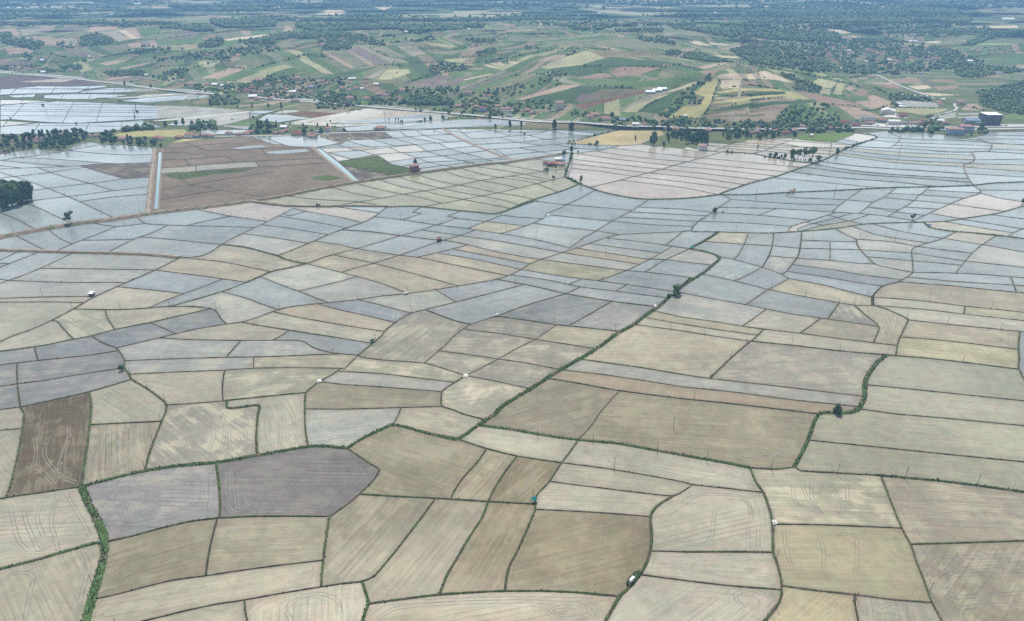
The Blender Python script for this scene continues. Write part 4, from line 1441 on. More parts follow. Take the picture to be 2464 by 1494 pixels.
# ================================================================== SETTING
PAL={'P':(.13,.10,.095),'q':(.36,.33,.27),'W':(.30,.30,.27),'g':(.115,.17,.055),'t':(.33,.245,.165),'s':(.235,.215,.155),'h':(.165,.172,.09),'l':(.44,.37,.26),
'd':(.056,.1,.036),'G':(.092,.156,.046),'b':(.25,.17,.115),'y':(.32,.31,.155),'o':(.19,.165,.085),'R':(.17,.085,.06),'Y':(.37,.335,.125),'e':(.15,.14,.075),'S':(.50,.49,.45),'p':(.165,.135,.12)}
for k_ in 'GgdhoeyYtbRP': 
    a_=np.array(PAL[k_]); g_=a_.mean(); PAL[k_]=tuple((a_*.85+g_*.15)*.95)
def build_terrain():
    n=Xg.shape
    seeds=900; sx=NR.uniform(-2600,2600,seeds)*1.0; sy=NR.uniform(1000,4600,seeds)
    sd=NR.uniform(-.75,.75,seeds)+np.where(NR.random(seeds)<.25,1.4,0); sw=NR.uniform(11,40,seeds)
    keys=list('GGGGhhhdsGotbPyhGd'); pal=np.array([PAL[k if k!='P' else 'p'] for k in keys])
    x=Xg.ravel(); y=Yg.ravel(); near=np.zeros(len(x),np.int32)
    wx=x+25*np.sin(y/90)+14*np.sin(x/47+y/70); wy=(y+20*np.sin(x/80))*.62
    for s in range(0,len(x),20000):
        D=(wx[s:s+20000,None]-sx)**2+(wy[s:s+20000,None]-sy*.62)**2; near[s:s+20000]=D.argmin(1)
    st=np.floor((x*np.cos(sd[near])-y*np.sin(sd[near])*.8)/sw[near]).astype(np.int64)
    edge=np.abs(((x*np.cos(sd[near])-y*np.sin(sd[near])*.8)/sw[near])%1.0-.5)*2*sw[near]/2
    h=(near*7919+st*104729)%len(keys); c=pal[h].copy()
    base=np.array([.09,.13,.052])
    c=c*.72+base*.28
    c*=(.86+.28*((near*31+st*17)%97)/97)[:,None]
    hl=(near*13+st*29)%5<2
    c=np.where((hl&(sw[near]/2-edge<1.6))[:,None],np.array([.05,.08,.035]),c)
    c=c.reshape(n[0],n[1],3)
    flat=np.clip(1-Zg/6,0,1)*((VV>205)|(VV>350)); flat=flat[...,None]
    c=c*(1-flat*.8)+np.array([.095,.118,.05])*flat*.8
    # far plateau: darker woodland ground with paler clearings
    far=np.clip((58-VV)/22,0,1)[...,None]
    blot=(np.sin(Xg/210+1.3*np.sin(Yg/310))*np.sin(Yg/260+Xg/400)+.6*np.sin(Xg/90+Yg/150)*np.sin(Yg/120))
    fc=np.where((blot>.42)[...,None],np.array([.27,.27,.18]),np.where((blot<.05)[...,None],np.array([.05,.085,.045]),np.array([.09,.13,.06])))
    c=c*(1-far)+fc*far
    for k,note,t in items(HILLS):
        P=[uv(k,*map(float,p.split(','))) for p in t[1:]]
        us=[p[0] for p in P]; vs=[p[1] for p in P]
        j0=max(0,int((min(us)+600)/3)); j1=min(n[1],int((max(us)+600)/3)+2); i0=max(0,int(362-max(vs))); i1=min(n[0],int(362-min(vs))+2)
        if i1<=i0 or j1<=j0: continue
        m=inpoly(P,UU[i0:i1,j0:j1],VV[i0:i1,j0:j1]); j=1+.1*R.uniform(-1,1)
        sub=c[i0:i1,j0:j1]; sub[m]=np.array(PAL[t[0]])*j
    Z=np.where(Zg<.4,-.3,Zg)
    V=np.stack([Xg,Yg,Z],-1).reshape(-1,3)
    idx=np.arange(n[0]*n[1]).reshape(n)
    Fq=np.stack([idx[:-1,:-1],idx[:-1,1:],idx[1:,1:],idx[1:,:-1]],-1).reshape(-1,4)
    o=link('hills',mesh('hills',V,Fq,M['terrain'],True,c.reshape(-1,3)))
    tag(o,'hazy green hills with strip fields rising behind the paddy plain','hills',kind='structure')
    V=[(-900,40,-.5),(900,40,-.5),(1500,1000,-.5),(-1500,1000,-.5)]
    o=link('ground',mesh('ground',V,[(0,1,2,3)],M['bund'],False,np.array([[.10,.085,.06]]*4)))
    tag(o,'bare earth of the plain under the paddies','ground',kind='structure')
build_terrain()

# -------- the network of bunds -> fields
LINES=[]
for k,note,t in items(TRACE):
    c=t[0][0]; w=float(t[0][1:] or {'b':.8,'g':.9,'e':0}.get(c,1))
    LINES.append((c,w,[uv(k,*map(float,p.split(','))) for p in t[1:]]))
LINES=connect(LINES,None)
BORDER=[(-230,180),(2700,180),(2700,1740),(-230,1740)]
FACES=[P for ar,P in faces(LINES,BORDER) if ar>4 and not inpoly([tuple(p) for p in P],np.array([1232.]),np.array([200.]))[0]]
# field kinds: colour, patchiness, track lines, gloss, words
FT={'t':((.335,.308,.255),.35,.7,.95,'tan'),'q':((.365,.354,.312),.25,.6,.95,'pale cream'),'y':((.28,.285,.265),.35,.5,1,'grey'),
'd':((.125,.117,.104),.15,1,.8,'dark purple grey'),'v':((.215,.208,.19),.3,1,.9,'violet grey'),'o':((.235,.208,.142),.25,.35,.9,'olive brown'),
's':((.272,.252,.198),.3,.45,.95,'light brown'),'p':((.33,.33,.28),.1,.03,1,'pale green'),'k':((.365,.345,.26),.1,.05,.95,'khaki yellow'),
'n':((.118,.096,.062),.2,.9,.25,'ploughed brown'),'e':((.225,.226,.145),.3,.25,.85,'green sprouting'),'c':((.32,.27,.215),.1,.1,.9,'orange tan'),
'r':((.17,.138,.105),.1,.4,.1,'bare brown'),'u':((.122,.107,.092),.5,.5,.1,'dark ploughed'),'G':((.075,.105,.04),.1,.1,.05,'green grass'),
'g':((.13,.19,.06),.1,.1,.05,'bright green'),'Y':((.40,.335,.185),.1,.4,.05,'golden wheat'),'w':((.215,.25,.245),.1,.04,1,'sky blue flooded'),
'b':((.235,.262,.265),.2,.25,1,'blue grey flooded'),'m':((.29,.28,.255),.62,.45,1,'grey and cream patched'),'x':((.31,.31,.26),.6,.35,1,'grey green patched'),
'j':((.38,.36,.295),.3,.5,.9,'cream'),'z':((.31,.30,.215),.5,.4,.9,'yellow green'),'h':((.185,.19,.195),.3,.12,1,'dark grey'),'f':((.34,.31,.27),.25,.08,1,'pinkish white flooded'),'l':((.36,.335,.28),.15,.2,.95,'whitish')}
for k_,(c_,*r_) in list(FT.items()):
    f_=(.785,.762,.65) if k_ in 'tqjsokpcm' else (.95,.94,.87) if k_ in 'yh' else (.9,.86,.74) if k_ in 'xzl' else (.97,.95,.9) if k_ in 'bef' else (1,1,1)
    FT[k_]=(tuple(a*b for a,b in zip(c_,f_)),*r_)
SEEDS={'BL':"80,60,q 80,350,q 400,300,n 900,30,q 880,250,t 1500,150,m 2030,120,q 2350,100,y 1100,600,v 2000,500,d 350,750,q 350,1250,q 1100,1000,s 1900,900,s 1500,1250,q 1500,1450,q 2100,1400,q 2420,900,s",
'BC':"200,100,y 650,80,q 550,350,s 950,420,s 1300,450,o 1250,200,q 1450,90,s 2100,150,s 2000,300,q 1950,470,q 1800,620,q 350,900,s 750,900,s 1050,950,o 1750,1000,o 2400,850,q 2350,1080,q 2250,1350,q 100,1350,q 1000,1400,j",
'BR':"400,150,s 1500,150,p 1500,300,p 250,430,q 250,750,q 1000,600,x 1900,700,t 1100,1000,k 2200,1200,t 300,1080,q 250,1350,q 900,1400,k 1600,1430,q",
'MR':"300,1080,j 900,1200,m 500,1290,y 400,1370,c 1800,1200,p 1800,1350,p 1500,900,j 1900,1060,z 2000,950,t 1000,950,q 1100,870,t 700,820,q 300,720,y 850,740,b 300,580,b 1000,600,j 900,450,b 1900,580,t 1900,650,t 1800,720,q 2250,760,z 2000,820,q 1250,780,m 250,840,j 200,890,q 600,340,b 350,220,j 2000,140,j 2000,190,j 1050,130,e",
'MC':"600,450,t 250,520,j 700,520,j 950,400,t 1000,330,t 150,380,t 1050,150,j 1650,470,e 650,300,b 500,900,m 1200,850,m 1050,950,m 1350,1050,m 1700,930,j 800,1130,m 1200,1180,m 1000,1350,x 400,1380,s 500,1150,x 2200,1000,q 150,800,t 1200,650,b 1650,720,h 2000,760,v 900,700,s 1900,350,t 2100,420,y",
'ML':"1300,850,h 900,950,h 500,1050,h 100,1080,h 450,1180,h 400,1320,h 60,1200,h 60,1360,h 620,850,x 1050,780,q 200,920,q 1600,880,q 700,400,y 700,500,y 400,590,y 300,780,q 1600,360,t 1600,460,t 2250,310,t 2400,400,t 400,1420,n 900,1380,q 1900,1270,x 2000,1420,j 1800,920,q 1300,1040,y 2000,1010,y 1300,1140,y 2150,1110,x 1250,1290,q 2300,910,q",
'TA':"1700,430,r 1700,400,r 2000,480,r 1600,500,r 1900,560,r 2200,500,r 1600,615,s 2000,600,s 1550,740,r 1900,720,r 1700,800,r 2300,760,u 1700,870,r 2100,850,u 1600,930,u 2200,400,r 1500,420,r 1850,360,r 1500,570,r 1500,490,r 1550,680,r 1480,850,r 1300,640,u",
'TB':"150,380,r 380,360,w 740,345,u 950,330,u 1150,320,u 1000,560,G 1250,620,G 1100,660,u 100,490,r 400,490,r 100,600,u 500,650,u 800,640,u 1100,480,f 1400,450,f 800,500,f 300,440,r",
'TC':"1000,330,Y 150,660,e 450,650,e",'TD':"650,340,g 2400,440,e 1400,480,e 1400,500,e 1400,540,e 900,340,f 1000,360,f 2200,600,e"}
REG=[('e',[uv('TB',*p) for p in ((0,930),(600,810),(1500,665),(2300,560),(2464,540),(2900,640),(2900,700),(2464,930),(2200,1020),(1240,945),(0,950))]),
('f',[uv('TC',*p) for p in ((640,490),(1090,405),(1990,465),(2500,490),(2900,560),(2300,740),(1960,850),(1300,890),(800,790),(600,690))]),
('l',[uv('X',*p) for p in ((880,60),(2464,50),(3300,60),(3000,400),(1190,290))]),
('u',[uv('TA',*p) for p in ((1450,640),(2464,580),(2464,860),(1440,960))])]
def field_kinds():
    sd=[]
    for k,s in SEEDS.items():
        for q in s.split():
            x,y,c=q.split(','); sd.append((*uv(k,float(x),float(y)),c))
    su=np.array([s[0] for s in sd]); sv=np.array([s[1] for s in sd])
    out=[]
    for P in FACES:
        P=[tuple(p) for p in P]; m=inpoly(P,su,sv); hit=np.nonzero(m)[0]
        ar=0;cx=0;cy=0
        for (x0,y0),(x1,y1) in zip(P,P[1:]+P[:1]):
            k=x0*y1-x1*y0; ar+=k; cx+=(x0+x1)*k; cy+=(y0+y1)*k
        cx/=3*ar; cy/=3*ar
        if len(hit): t=sd[hit[0]][2]
        else:
            t=None
            for c,Q in REG:
                if inpoly(Q,np.array([cx]),np.array([cy]))[0]: t=c; break
            if t is None:
                r=R.random()
                if cy>1000: t='q' if r<.7 else 's'
                elif cy>720: t='y' if r<.6 else ('q' if r<.8 else 'b')
                elif cy>560: t='b' if r<.75 else 'y'
                else: t='w' if r<.96 else 'f'
        out.append((P,t,cx,cy))
    return out
FK=field_kinds()
def build_field(P,t,cx,cy,z=0.0,name=None):
    x,y,dep=at_z(np.array([p[0] for p in P]),np.array([p[1] for p in P]))
    W=[(float(a),float(b)) for a,b in zip(x,y)]
    A=np.array(W); B=np.roll(A,-1,0); per=np.hypot(*(B-A).T)
    ar=abs(.5*np.sum(A[:,0]*B[:,1]-B[:,0]*A[:,1])); dm=float(dep.mean())
    s=max(3.5,min(math.sqrt(ar)/7,.016*dm))
    pts=[]
    for a,b,l in zip(A,B,per):
        n=max(1,int(l/s)); pts+=[tuple(a+(b-a)*i/n) for i in range(n)]
    nb=len(pts); pb=np.array(pts)
    x0,y0=A.min(0); x1,y1=A.max(0)
    gx,gy=np.meshgrid(np.arange(x0+s*.5,x1,s),np.arange(y0+s*.5,y1,s)); gx=gx.ravel()+NR.uniform(-.25,.25,gx.size)*s; gy=gy.ravel()+NR.uniform(-.25,.25,gy.size)*s
    E=B-A; L2=(E**2).sum(1)+1e-9
    def dist(q,soft=False):
        r=q[:,None,:]-A[None]; tt=np.clip((r*E[None]).sum(2)/L2,0,1); dd=np.hypot(*np.moveaxis(r-tt[...,None]*E[None],2,0))
        if soft: return (np.sum((dd+.3)**-3.0*np.minimum(per,30)/30,1))**(-1/3.0)
        return dd.min(1)
    if gx.size:
        q=np.stack([gx,gy],1); q=q[inpoly(W,q[:,0],q[:,1])]
        if len(q): q=q[dist(q)>s*.45]
    else: q=np.zeros((0,2))
    allp=[Vector(p) for p in pts]+[Vector(p) for p in q]
    r=geometry.delaunay_2d_cdt(allp,[],[list(range(nb))],1,1e-4)
    vs=np.array([tuple(v) for v in r[0]]); fs=[tuple(f) for f in r[2]]
    if not fs: return None
    # face up
    f0=fs[0]; a,b,c=vs[f0[0]],vs[f0[1]],vs[f0[2]]
    if (b[0]-a[0])*(c[1]-a[1])-(b[1]-a[1])*(c[0]-a[0])<0: fs=[f[::-1] for f in fs]
    co,pa,li,gl,word=FT[t]; j=1+R.uniform(-.07,.07); tint=np.array(co)*(j if t not in 'wb' else 1+R.uniform(-.16,.16))*np.array([1+R.uniform(-.02,.02),1,1+R.uniform(-.03,.03)])
    me=mesh('field',np.column_stack([vs,np.full(len(vs),z)]),fs,M['paddy'],True,tint)
    at=me.attributes.new('fpar','FLOAT_COLOR','POINT'); v=np.ones((len(vs),4),np.float32); v[:,0]=pa*R.uniform(.9,1.8); v[:,1]=li*R.uniform(.5,1.1); v[:,2]=gl*(R.uniform(.72,1) if gl>.9 else 1); at.data.foreach_set('color',np.clip(v,0,1).ravel())
    # long axis of the field
    cv=np.cov((vs-vs.mean(0)).T) if len(vs)>2 else np.eye(2); ev=np.linalg.eigh(cv); e=ev[1][:,1]; o=vs.mean(0) if False else np.array([x0,y0])
    fu=np.zeros((len(vs),3),np.float32); fu[:,0]=np.minimum(dist(vs,True),dist(vs)*1.6); fu[:,1]=(vs-o)@e; fu[:,2]=(vs-o)@np.array([-e[1],e[0]])
    at=me.attributes.new('fuv','FLOAT_VECTOR','POINT'); at.data.foreach_set('vector',fu.ravel())
    dry=gl<.3
    nm=name or {'G':'grass_field','g':'grass_field','Y':'wheat_field','r':'bare_field','u':'bare_field','n':'bare_field'}.get(t,'paddy_field')
    ob=link(nm,me)
    tag(ob,word+(' field between earth bunds on the plain' if dry else ' paddy field of shallow muddy water between bunds'),nm.replace('_',' '),word+' fields of the plain','structure')
    return ob
for P,t,cx,cy in FK: build_field(P,t,cx,cy)

PATCH=[('G','TA','1455,665 1760,642 2050,622 2300,605 2200,640 1900,670 1640,712 1520,700'),('w','TA','2080,432 2200,412 2350,404 2390,420 2250,432 2150,440'),('w','TB','130,465 300,450 500,440 545,458 380,475 180,486'),
('G','TB','540,690 700,670 840,700 700,725 560,712'),('q','BR','500,480 700,470 720,520 620,560 540,520')]
for c,k,s in PATCH[:4]:
    build_field([uv(k,*map(float,p.split(','))) for p in s.split()],c,0,0,.03,'grass_patch' if c=='G' else 'standing_water')
# -------- far flooded fields beyond the village
bd_far=[]
def far_water():
    for k,note,t in items(HILLS):
        if t[0] not in 'Wq': continue
        P=[uv(k,*map(float,p.split(','))) for p in t[1:]]
        V=[];
        for (a,b),(c,d) in zip(P,P[1:]+P[:1]):
            n=max(1,int(max(abs(c-a),abs(d-b)*3)/14)); V+=[(a+(c-a)*i/n,b+(d-b)*i/n) for i in range(n)]
        W=[pos(u,v) for u,v in V]; zz=max(0.0,float(np.mean([w[2] for w in W]))) ; zz=0.0 if zz<1.2 else zz
        co=FT['w' if t[0]=='W' else 'l'][0]
        me=mesh('far_paddy',[(w[0],w[1],(w[2] if zz else 0)+.06) for w in W],[tuple(range(len(W)))],M['paddy'],False,np.array([co]*len(W))*R.uniform(.92,1.08))
        at=me.attributes.new('fpar','FLOAT_COLOR','POINT'); at.data.foreach_set('color',np.tile(np.array([.2,.0,1,1],np.float32),len(W)))
        at=me.attributes.new('fuv','FLOAT_VECTOR','POINT'); at.data.foreach_set('vector',np.array([(20,w[0]*.7+w[1]*.2,w[1]) for w in W],np.float32).ravel())
        tag(link('paddy_field',me),('white' if t[0]=='W' else 'pale beige')+' sheet of flooded paddies far out on the plain','paddy field','far flooded fields','structure')
        # bunds inside: rows across and a few that run away from the camera
        A=[(w[0],w[1]) for w in W]; ys=[a[1] for a in A]; xs=[a[0] for a in A]
        def clip(px,py,dx,dy):
            hits=[]
            for (x0,y0),(x1,y1) in zip(A,A[1:]+A[:1]):
                ex,ey=x1-x0,y1-y0; D=dx*ey-dy*ex
                if abs(D)<1e-9: continue
                tt=((x0-px)*ey-(y0-py)*ex)/D; uu=((x0-px)*dy-(y0-py)*dx)/D
                if 0<=uu<1: hits.append(tt)
            hits.sort()
            for a,b in zip(hits[::2],hits[1::2]):
                if b-a>12: bd_far.append(('b',1.0,[(px+dx*a,py+dy*a,(W[0][2] if zz else 0)),(px+dx*b,py+dy*b,(W[0][2] if zz else 0))]))
        y=min(ys)+R.uniform(10,40)
        while y<max(ys): clip(0,y,1,R.uniform(-.05,-.01)); y+=R.uniform(20,42)
        xx=min(xs)-200
        while xx<max(xs)+400: clip(xx,sum(ys)/len(ys),.42,-.9); xx+=R.uniform(45,95)
        A2=[(a[0],a[1],(W[0][2] if zz else 0)) for a in A]
        bd_far.append(('g',1.6,A2+A2[:1]))
far_water()

# -------- bunds, banks and tracks as raised earth
GRASS=MB()
def smooth_line(P,step):
    P=[np.array(p,float) for p in P]; out=[P[0]]
    for i in range(len(P)-1):
        p0=P[max(i-1,0)];p1=P[i];p2=P[i+1];p3=P[min(i+2,len(P)-1)]
        l=np.linalg.norm(p2-p1); n=max(1,int(l/step))
        a,b=(p2-p0)/2,(p3-p1)/2
        a=a*min(1,l/(np.linalg.norm(a)+1e-9)); b=b*min(1,l/(np.linalg.norm(b)+1e-9))
        for k in range(1,n+1):
            t=k/n; out.append((2*t**3-3*t**2+1)*p1+(t**3-2*t**2+t)*a+(-2*t**3+3*t**2)*p2+(t**3-t**2)*b)
    return out
ROW={'b':([],[],[]),'g':([],[],[]),'d':([],[],[])}
def ridge(c,w,W,dep):
    V,Fc,K=ROW['d' if c in 'dD' else ('b' if c=='b' else 'g')]
    hgt={'b':.4,'g':.55,'G':.75,'d':.8,'D':1.0}[c]
    n0=len(V); sh=(0.5,.26) if c!='D' else (.5,.4)
    base={'b':(.05,.042,.03),'g':(.055,.078,.028),'G':(.060,.10,.034),'d':(.215,.18,.14),'D':(.135,.108,.08)}[c]
    far=1+min(.9,max(0,(dep-380)/900))*(.22 if c in 'bg' else .1)
    tone=R.uniform(.65,1.7) if c=='b' else R.uniform(.8,1.25); wl=[R.uniform(.75,1.25) for _ in range(len(W)//8+3)]
    base=np.array(base)*tone
    for i,p in enumerate(W):
        a=W[max(i-1,0)]; b=W[min(i+1,len(W)-1)]; d=np.array([b[0]-a[0],b[1]-a[1]]); d/= (np.hypot(*d)+1e-9); nx,ny=-d[1],d[0]
        ww=w*far*R.uniform(.82,1.2)*(wl[i//8]*(1-i%8/8)+wl[i//8+1]*(i%8/8)); hh=hgt*R.uniform(.65,1.25); z=p[2] if len(p)>2 else 0
        mixg=R.random()
        for k,(o,h) in enumerate(((-sh[0],-.12),(-sh[1],hh),(sh[1],hh*R.uniform(.8,1.1)),(sh[0],-.12))):
            V.append((p[0]+nx*o*ww,p[1]+ny*o*ww,z+h))
            cc=np.array(base)*R.uniform(.75,1.25)
            if c=='g' and mixg<.35: cc=np.array((.07,.06,.04))*R.uniform(.8,1.3)
            if c=='b' and mixg<.25: cc=np.array((.05,.065,.025))*R.uniform(.8,1.2)
            if c=='G' and mixg<.12: cc=np.array((.14,.12,.075))*R.uniform(.8,1.2)
            if c=='D' and mixg<.25: cc=np.array((.10,.11,.06))
            K.append(cc)
        if i:
            q=n0+4*(i-1)
            for k in range(3): Fc.append((q+k,q+4+k,q+5+k,q+1+k))
    Fc.append((n0,n0+1,n0+2,n0+3)); e=n0+4*(len(W)-1); Fc.append((e+3,e+2,e+1,e))
def tufts(c,w,W):
    dens={'b':.35,'g':1.6,'G':3.0,'D':.5,'d':.15}[c]
    for a,b in zip(W,W[1:]):
        l=math.hypot(b[0]-a[0],b[1]-a[1]); n=dens*l*(max(1,w) if c in 'GD' else 1); n=int(n)+(R.random()<n%1)
        for _ in range(n):
            t=R.random(); d=(b[0]-a[0],b[1]-a[1]); o=R.uniform(-.5,.5)*w*1.05
            x=a[0]+d[0]*t-d[1]/l*o; y=a[1]+d[1]*t+d[0]/l*o; s=R.uniform(.18,.5)*(R.uniform(.8,2.0) if R.random()<.25 else 1)*(1.1 if c=='G' else 1); g=R.uniform(.6,1.35)
            col=(.052*g,.092*g,.029*g) if R.random()<.74 else (.14*g,.13*g,.065*g)
            z=.3 if abs(o)<w*.3 else 0.05
            if c=='G': z+=.3
            for q in range(3):
                an=R.uniform(0,6.283); ca,sa=math.cos(an),math.sin(an)
                GRASS.add([(x-ca*s*.5,y-sa*s*.5,z),(x+ca*s*.5,y+sa*s*.5,z),(x+R.uniform(-.4,.4)*s,y+R.uniform(-.4,.4)*s,z+s*R.uniform(.7,1.3))],[(0,1,2)],col)
for c,w,P in LINES:
    if c=='e': continue
    x,y,t=at_z(np.array([p[0] for p in P]),np.array([p[1] for p in P])); dep=float(t.mean())
    W=smooth_line(list(zip(x,y)),2.2 if dep<450 else (4 if dep<900 else 8))
    ridge(c,w*.92,W,dep)
    if dep<1000: tufts(c,w,W)
for c,w,W in bd_far: ridge(c,w,smooth_line(W,14),1500)
def strip(name,P,w,z,mat,off=0.0,step=6,flat=True,label='',cat=''):
    pts=[pos(u,v) for u,v in P] if not flat else [(*[float(q) for q in at_z(u,v)[:2]],0) for u,v in P]
    W=smooth_line([p[:3] for p in pts],step); V=[];Fq=[]
    for i,p in enumerate(W):
        a=W[max(i-1,0)]; b=W[min(i+1,len(W)-1)]; d=np.array([b[0]-a[0],b[1]-a[1]]); d/=np.hypot(*d)+1e-9
        for s in (-.5,.5): V.append((p[0]-d[1]*(s*w+off),p[1]+d[0]*(s*w+off),p[2]+z))
        if i: q=2*i-2; Fq.append((q,q+2,q+3,q+1))
    return V,Fq
def one(name,parts,mat,label,cat):
    b=MB()
    for V,Fq in parts: b.add(V,Fq)
    me=b.me(name,mat); 
    bm_flip(me); return tag(link(name,me),label,cat,kind='structure')
def bm_flip(me):
    if len(me.polygons) and sum(p.normal.z for p in me.polygons)<0: me.flip_normals()
for c,(nm,lb) in {'b':('earth_bund','low dark earth bunds dividing the paddy fields'),'g':('grassy_bund','green grassy banks and ditch edges between the paddies'),'d':('dirt_bank','brown earth banks carrying dirt tracks across the plain')}.items():
    V,Fc,K=ROW[c]; me=mesh(nm,V,np.array(Fc,np.int32),M['bund'],False,np.array(K)); 
    tag(link(nm,me),lb,'bund',kind='structure')
tag(link('grass',GRASS.me('grass',M['leaf'])),'tufts of green grass along the paddy banks','grass',kind='stuff')
wt={'k':[],'l':[]}
for k,note,t in items(TRACKS):
    P=[uv(k,*map(float,p.split(','))) for p in t[1:]]
    for off in (-.8,.8): wt[t[0]].append(strip('w',P,.34,.014+.004*len(wt[t[0]])%.02,None,off,1.6))
TRK={'k':plain('wet_wheel_rut',(.185,.178,.155),.5,.4,.2),'l':plain('pale_wheel_rut',(.215,.19,.145),.8,.3,.2)}
for c in 'kl': one('wheel_ruts',wt[c],TRK[c],('dark wet' if c=='k' else 'pale')+' tractor wheel ruts looping through the paddy mud','ruts')
tr=[]
DIRT=plain('dirt_track',(.30,.255,.195),.95,.25,.15)
for c,w,P in LINES:
    if c=='D': tr.append(strip('t',P,2.3,1.16,None,w*.16,3))
    elif c=='d' and w>3: tr.append(strip('t',P,1.9,.98,None,0,3))
one('dirt_track',tr,DIRT,'pale dirt tracks along the top of the earth banks','track')
def strips(name,spec,mat,label,cat,z=.3):
    one(name,[strip(name,[uv(k,*p) for k,p in pts],w,z,None,off,10,False) for w,off,pts in spec],mat,label,cat)
CAN=[[('TA',(1437,470)),('TA',(1428,600)),('TA',(1415,800)),('TA',(1400,975))],[('TB',(612,440)),('TB',(780,575)),('TB',(960,722))]]
one('canal_water',[strip('c',[uv(k,*q) for k,q in pts],4.2 if i==0 else 6.5,.12,None,0,6) for i,pts in enumerate(CAN)],M['canal'],'pale turquoise water in the straight irrigation canals','canal')
HWY=[('ZA',(-300,620)),('ZA',(0,642)),('ZA',(300,667)),('ZA',(700,702)),('ZA',(1150,752)),('ZA',(1500,797)),('ZA',(1900,832)),('ZB',(90,862)),('ZB',(270,882)),('ZB',(600,907)),('ZB',(850,928)),('ZB',(1000,940)),('ZB',(1600,990)),('ZB',(2000,1022)),('ZC',(0,1047)),('ZC',(350,1080)),('ZC',(500,1084)),('ZC',(700,1088)),('ZC',(900,1102)),('ZC',(1150,1118)),('ZC',(1480,1124)),('ZC',(1650,1136)),('ZC',(2040,1142)),('ZD',(0,1146)),('ZD',(400,1142)),('ZD',(700,1136)),('ZD',(1000,1134)),('ZD',(1300,1146)),('ZD',(1600,1148)),('ZD',(1900,1150)),('ZD',(2040,1147)),('ZD',(2464,1142)),('ZD',(2900,1138))]
strips('road',[(10,8,HWY),(10,-8,HWY),(6,0,[('TB',(-600,330)),('TB',(300,318)),('TB',(640,300)),('TB',(1000,290)),('TB',(1400,274)),('TB',(1720,250)),('TB',(2000,238)),('TC',(0,222)),('TC',(200,205)),('TC',(350,185)),('TC',(480,178))]),
 (5,0,[('ZD',(1560,1048)),('ZD',(1740,1018)),('ZD',(1840,990)),('ZD',(1862,965)),('ZD',(1840,945)),('ZD',(1850,925))]),(7,0,[('ZD',(1130,662)),('ZD',(1300,743)),('ZD',(1480,815)),('ZD',(1660,882))]),
 (5,0,[('ZB',(2240,990)),('ZC',(540,985)),('ZC',(600,965))])],M['road'],'pale two carriageway highway and side roads at the foot of the hills','road',.35)
strips('road_marking',[(.5,12.2,HWY),(.5,3.8,HWY),(.5,-12.2,HWY),(.5,-3.8,HWY)],M['paint'],'white edge lines painted along the highway','road marking',.36)
strips('dirt_path',[(4,0,[('ZC',(2185,640)),('ZC',(2150,780)),('ZC',(2140,880)),('ZC',(2090,1000)),('ZC',(2080,1072))]),(4,0,[('ZA',(540,580)),('ZA',(640,547)),('ZA',(860,512)),('ZA',(1000,490)),('ZA',(1150,470)),('ZA',(1400,425))]),
 (4,0,[('ZA',(1230,690)),('ZA',(1330,705)),('ZA',(1480,735))]),(4,0,[('ZC',(1370,1045)),('ZC',(1420,1080)),('ZC',(1380,1110))]),(4,0,[('TC',(1340,352)),('TC',(1250,395)),('TC',(1120,408))])],DIRT,'thin pale dirt paths climbing over the fields','path',.35)
# ================================================================== TREES
def ico(sub):
    t=(1+5**.5)/2
    V=[Vector(v).normalized() for v in [(-1,t,0),(1,t,0),(-1,-t,0),(1,-t,0),(0,-1,t),(0,1,t),(0,-1,-t),(0,1,-t),(t,0,-1),(t,0,1),(-t,0,-1),(-t,0,1)]]
    Fs=[(0,11,5),(0,5,1),(0,1,7),(0,7,10),(0,10,11),(1,5,9),(5,11,4),(11,10,2),(10,7,6),(7,1,8),(3,9,4),(3,4,2),(3,2,6),(3,6,8),(3,8,9),(4,9,5),(2,4,11),(6,2,10),(8,6,7),(9,8,1)]
    for _ in range(sub):
        mid={};N=[]
        def m(a,b):
            k=(min(a,b),max(a,b))
            if k not in mid: V.append(((V[a]+V[b])/2).normalized()); mid[k]=len(V)-1
            return mid[k]
        for a,b,c in Fs:
            x,y,z=m(a,b),m(b,c),m(c,a); N+=[(a,x,z),(b,y,x),(c,z,y),(x,y,z)]
        Fs=N
    return np.array([tuple(v) for v in V]),np.array(Fs)
I0,I1=ico(0),ico(1)
GREENS=[(.058,.102,.036),(.070,.118,.040),(.052,.090,.038),(.085,.128,.046)]
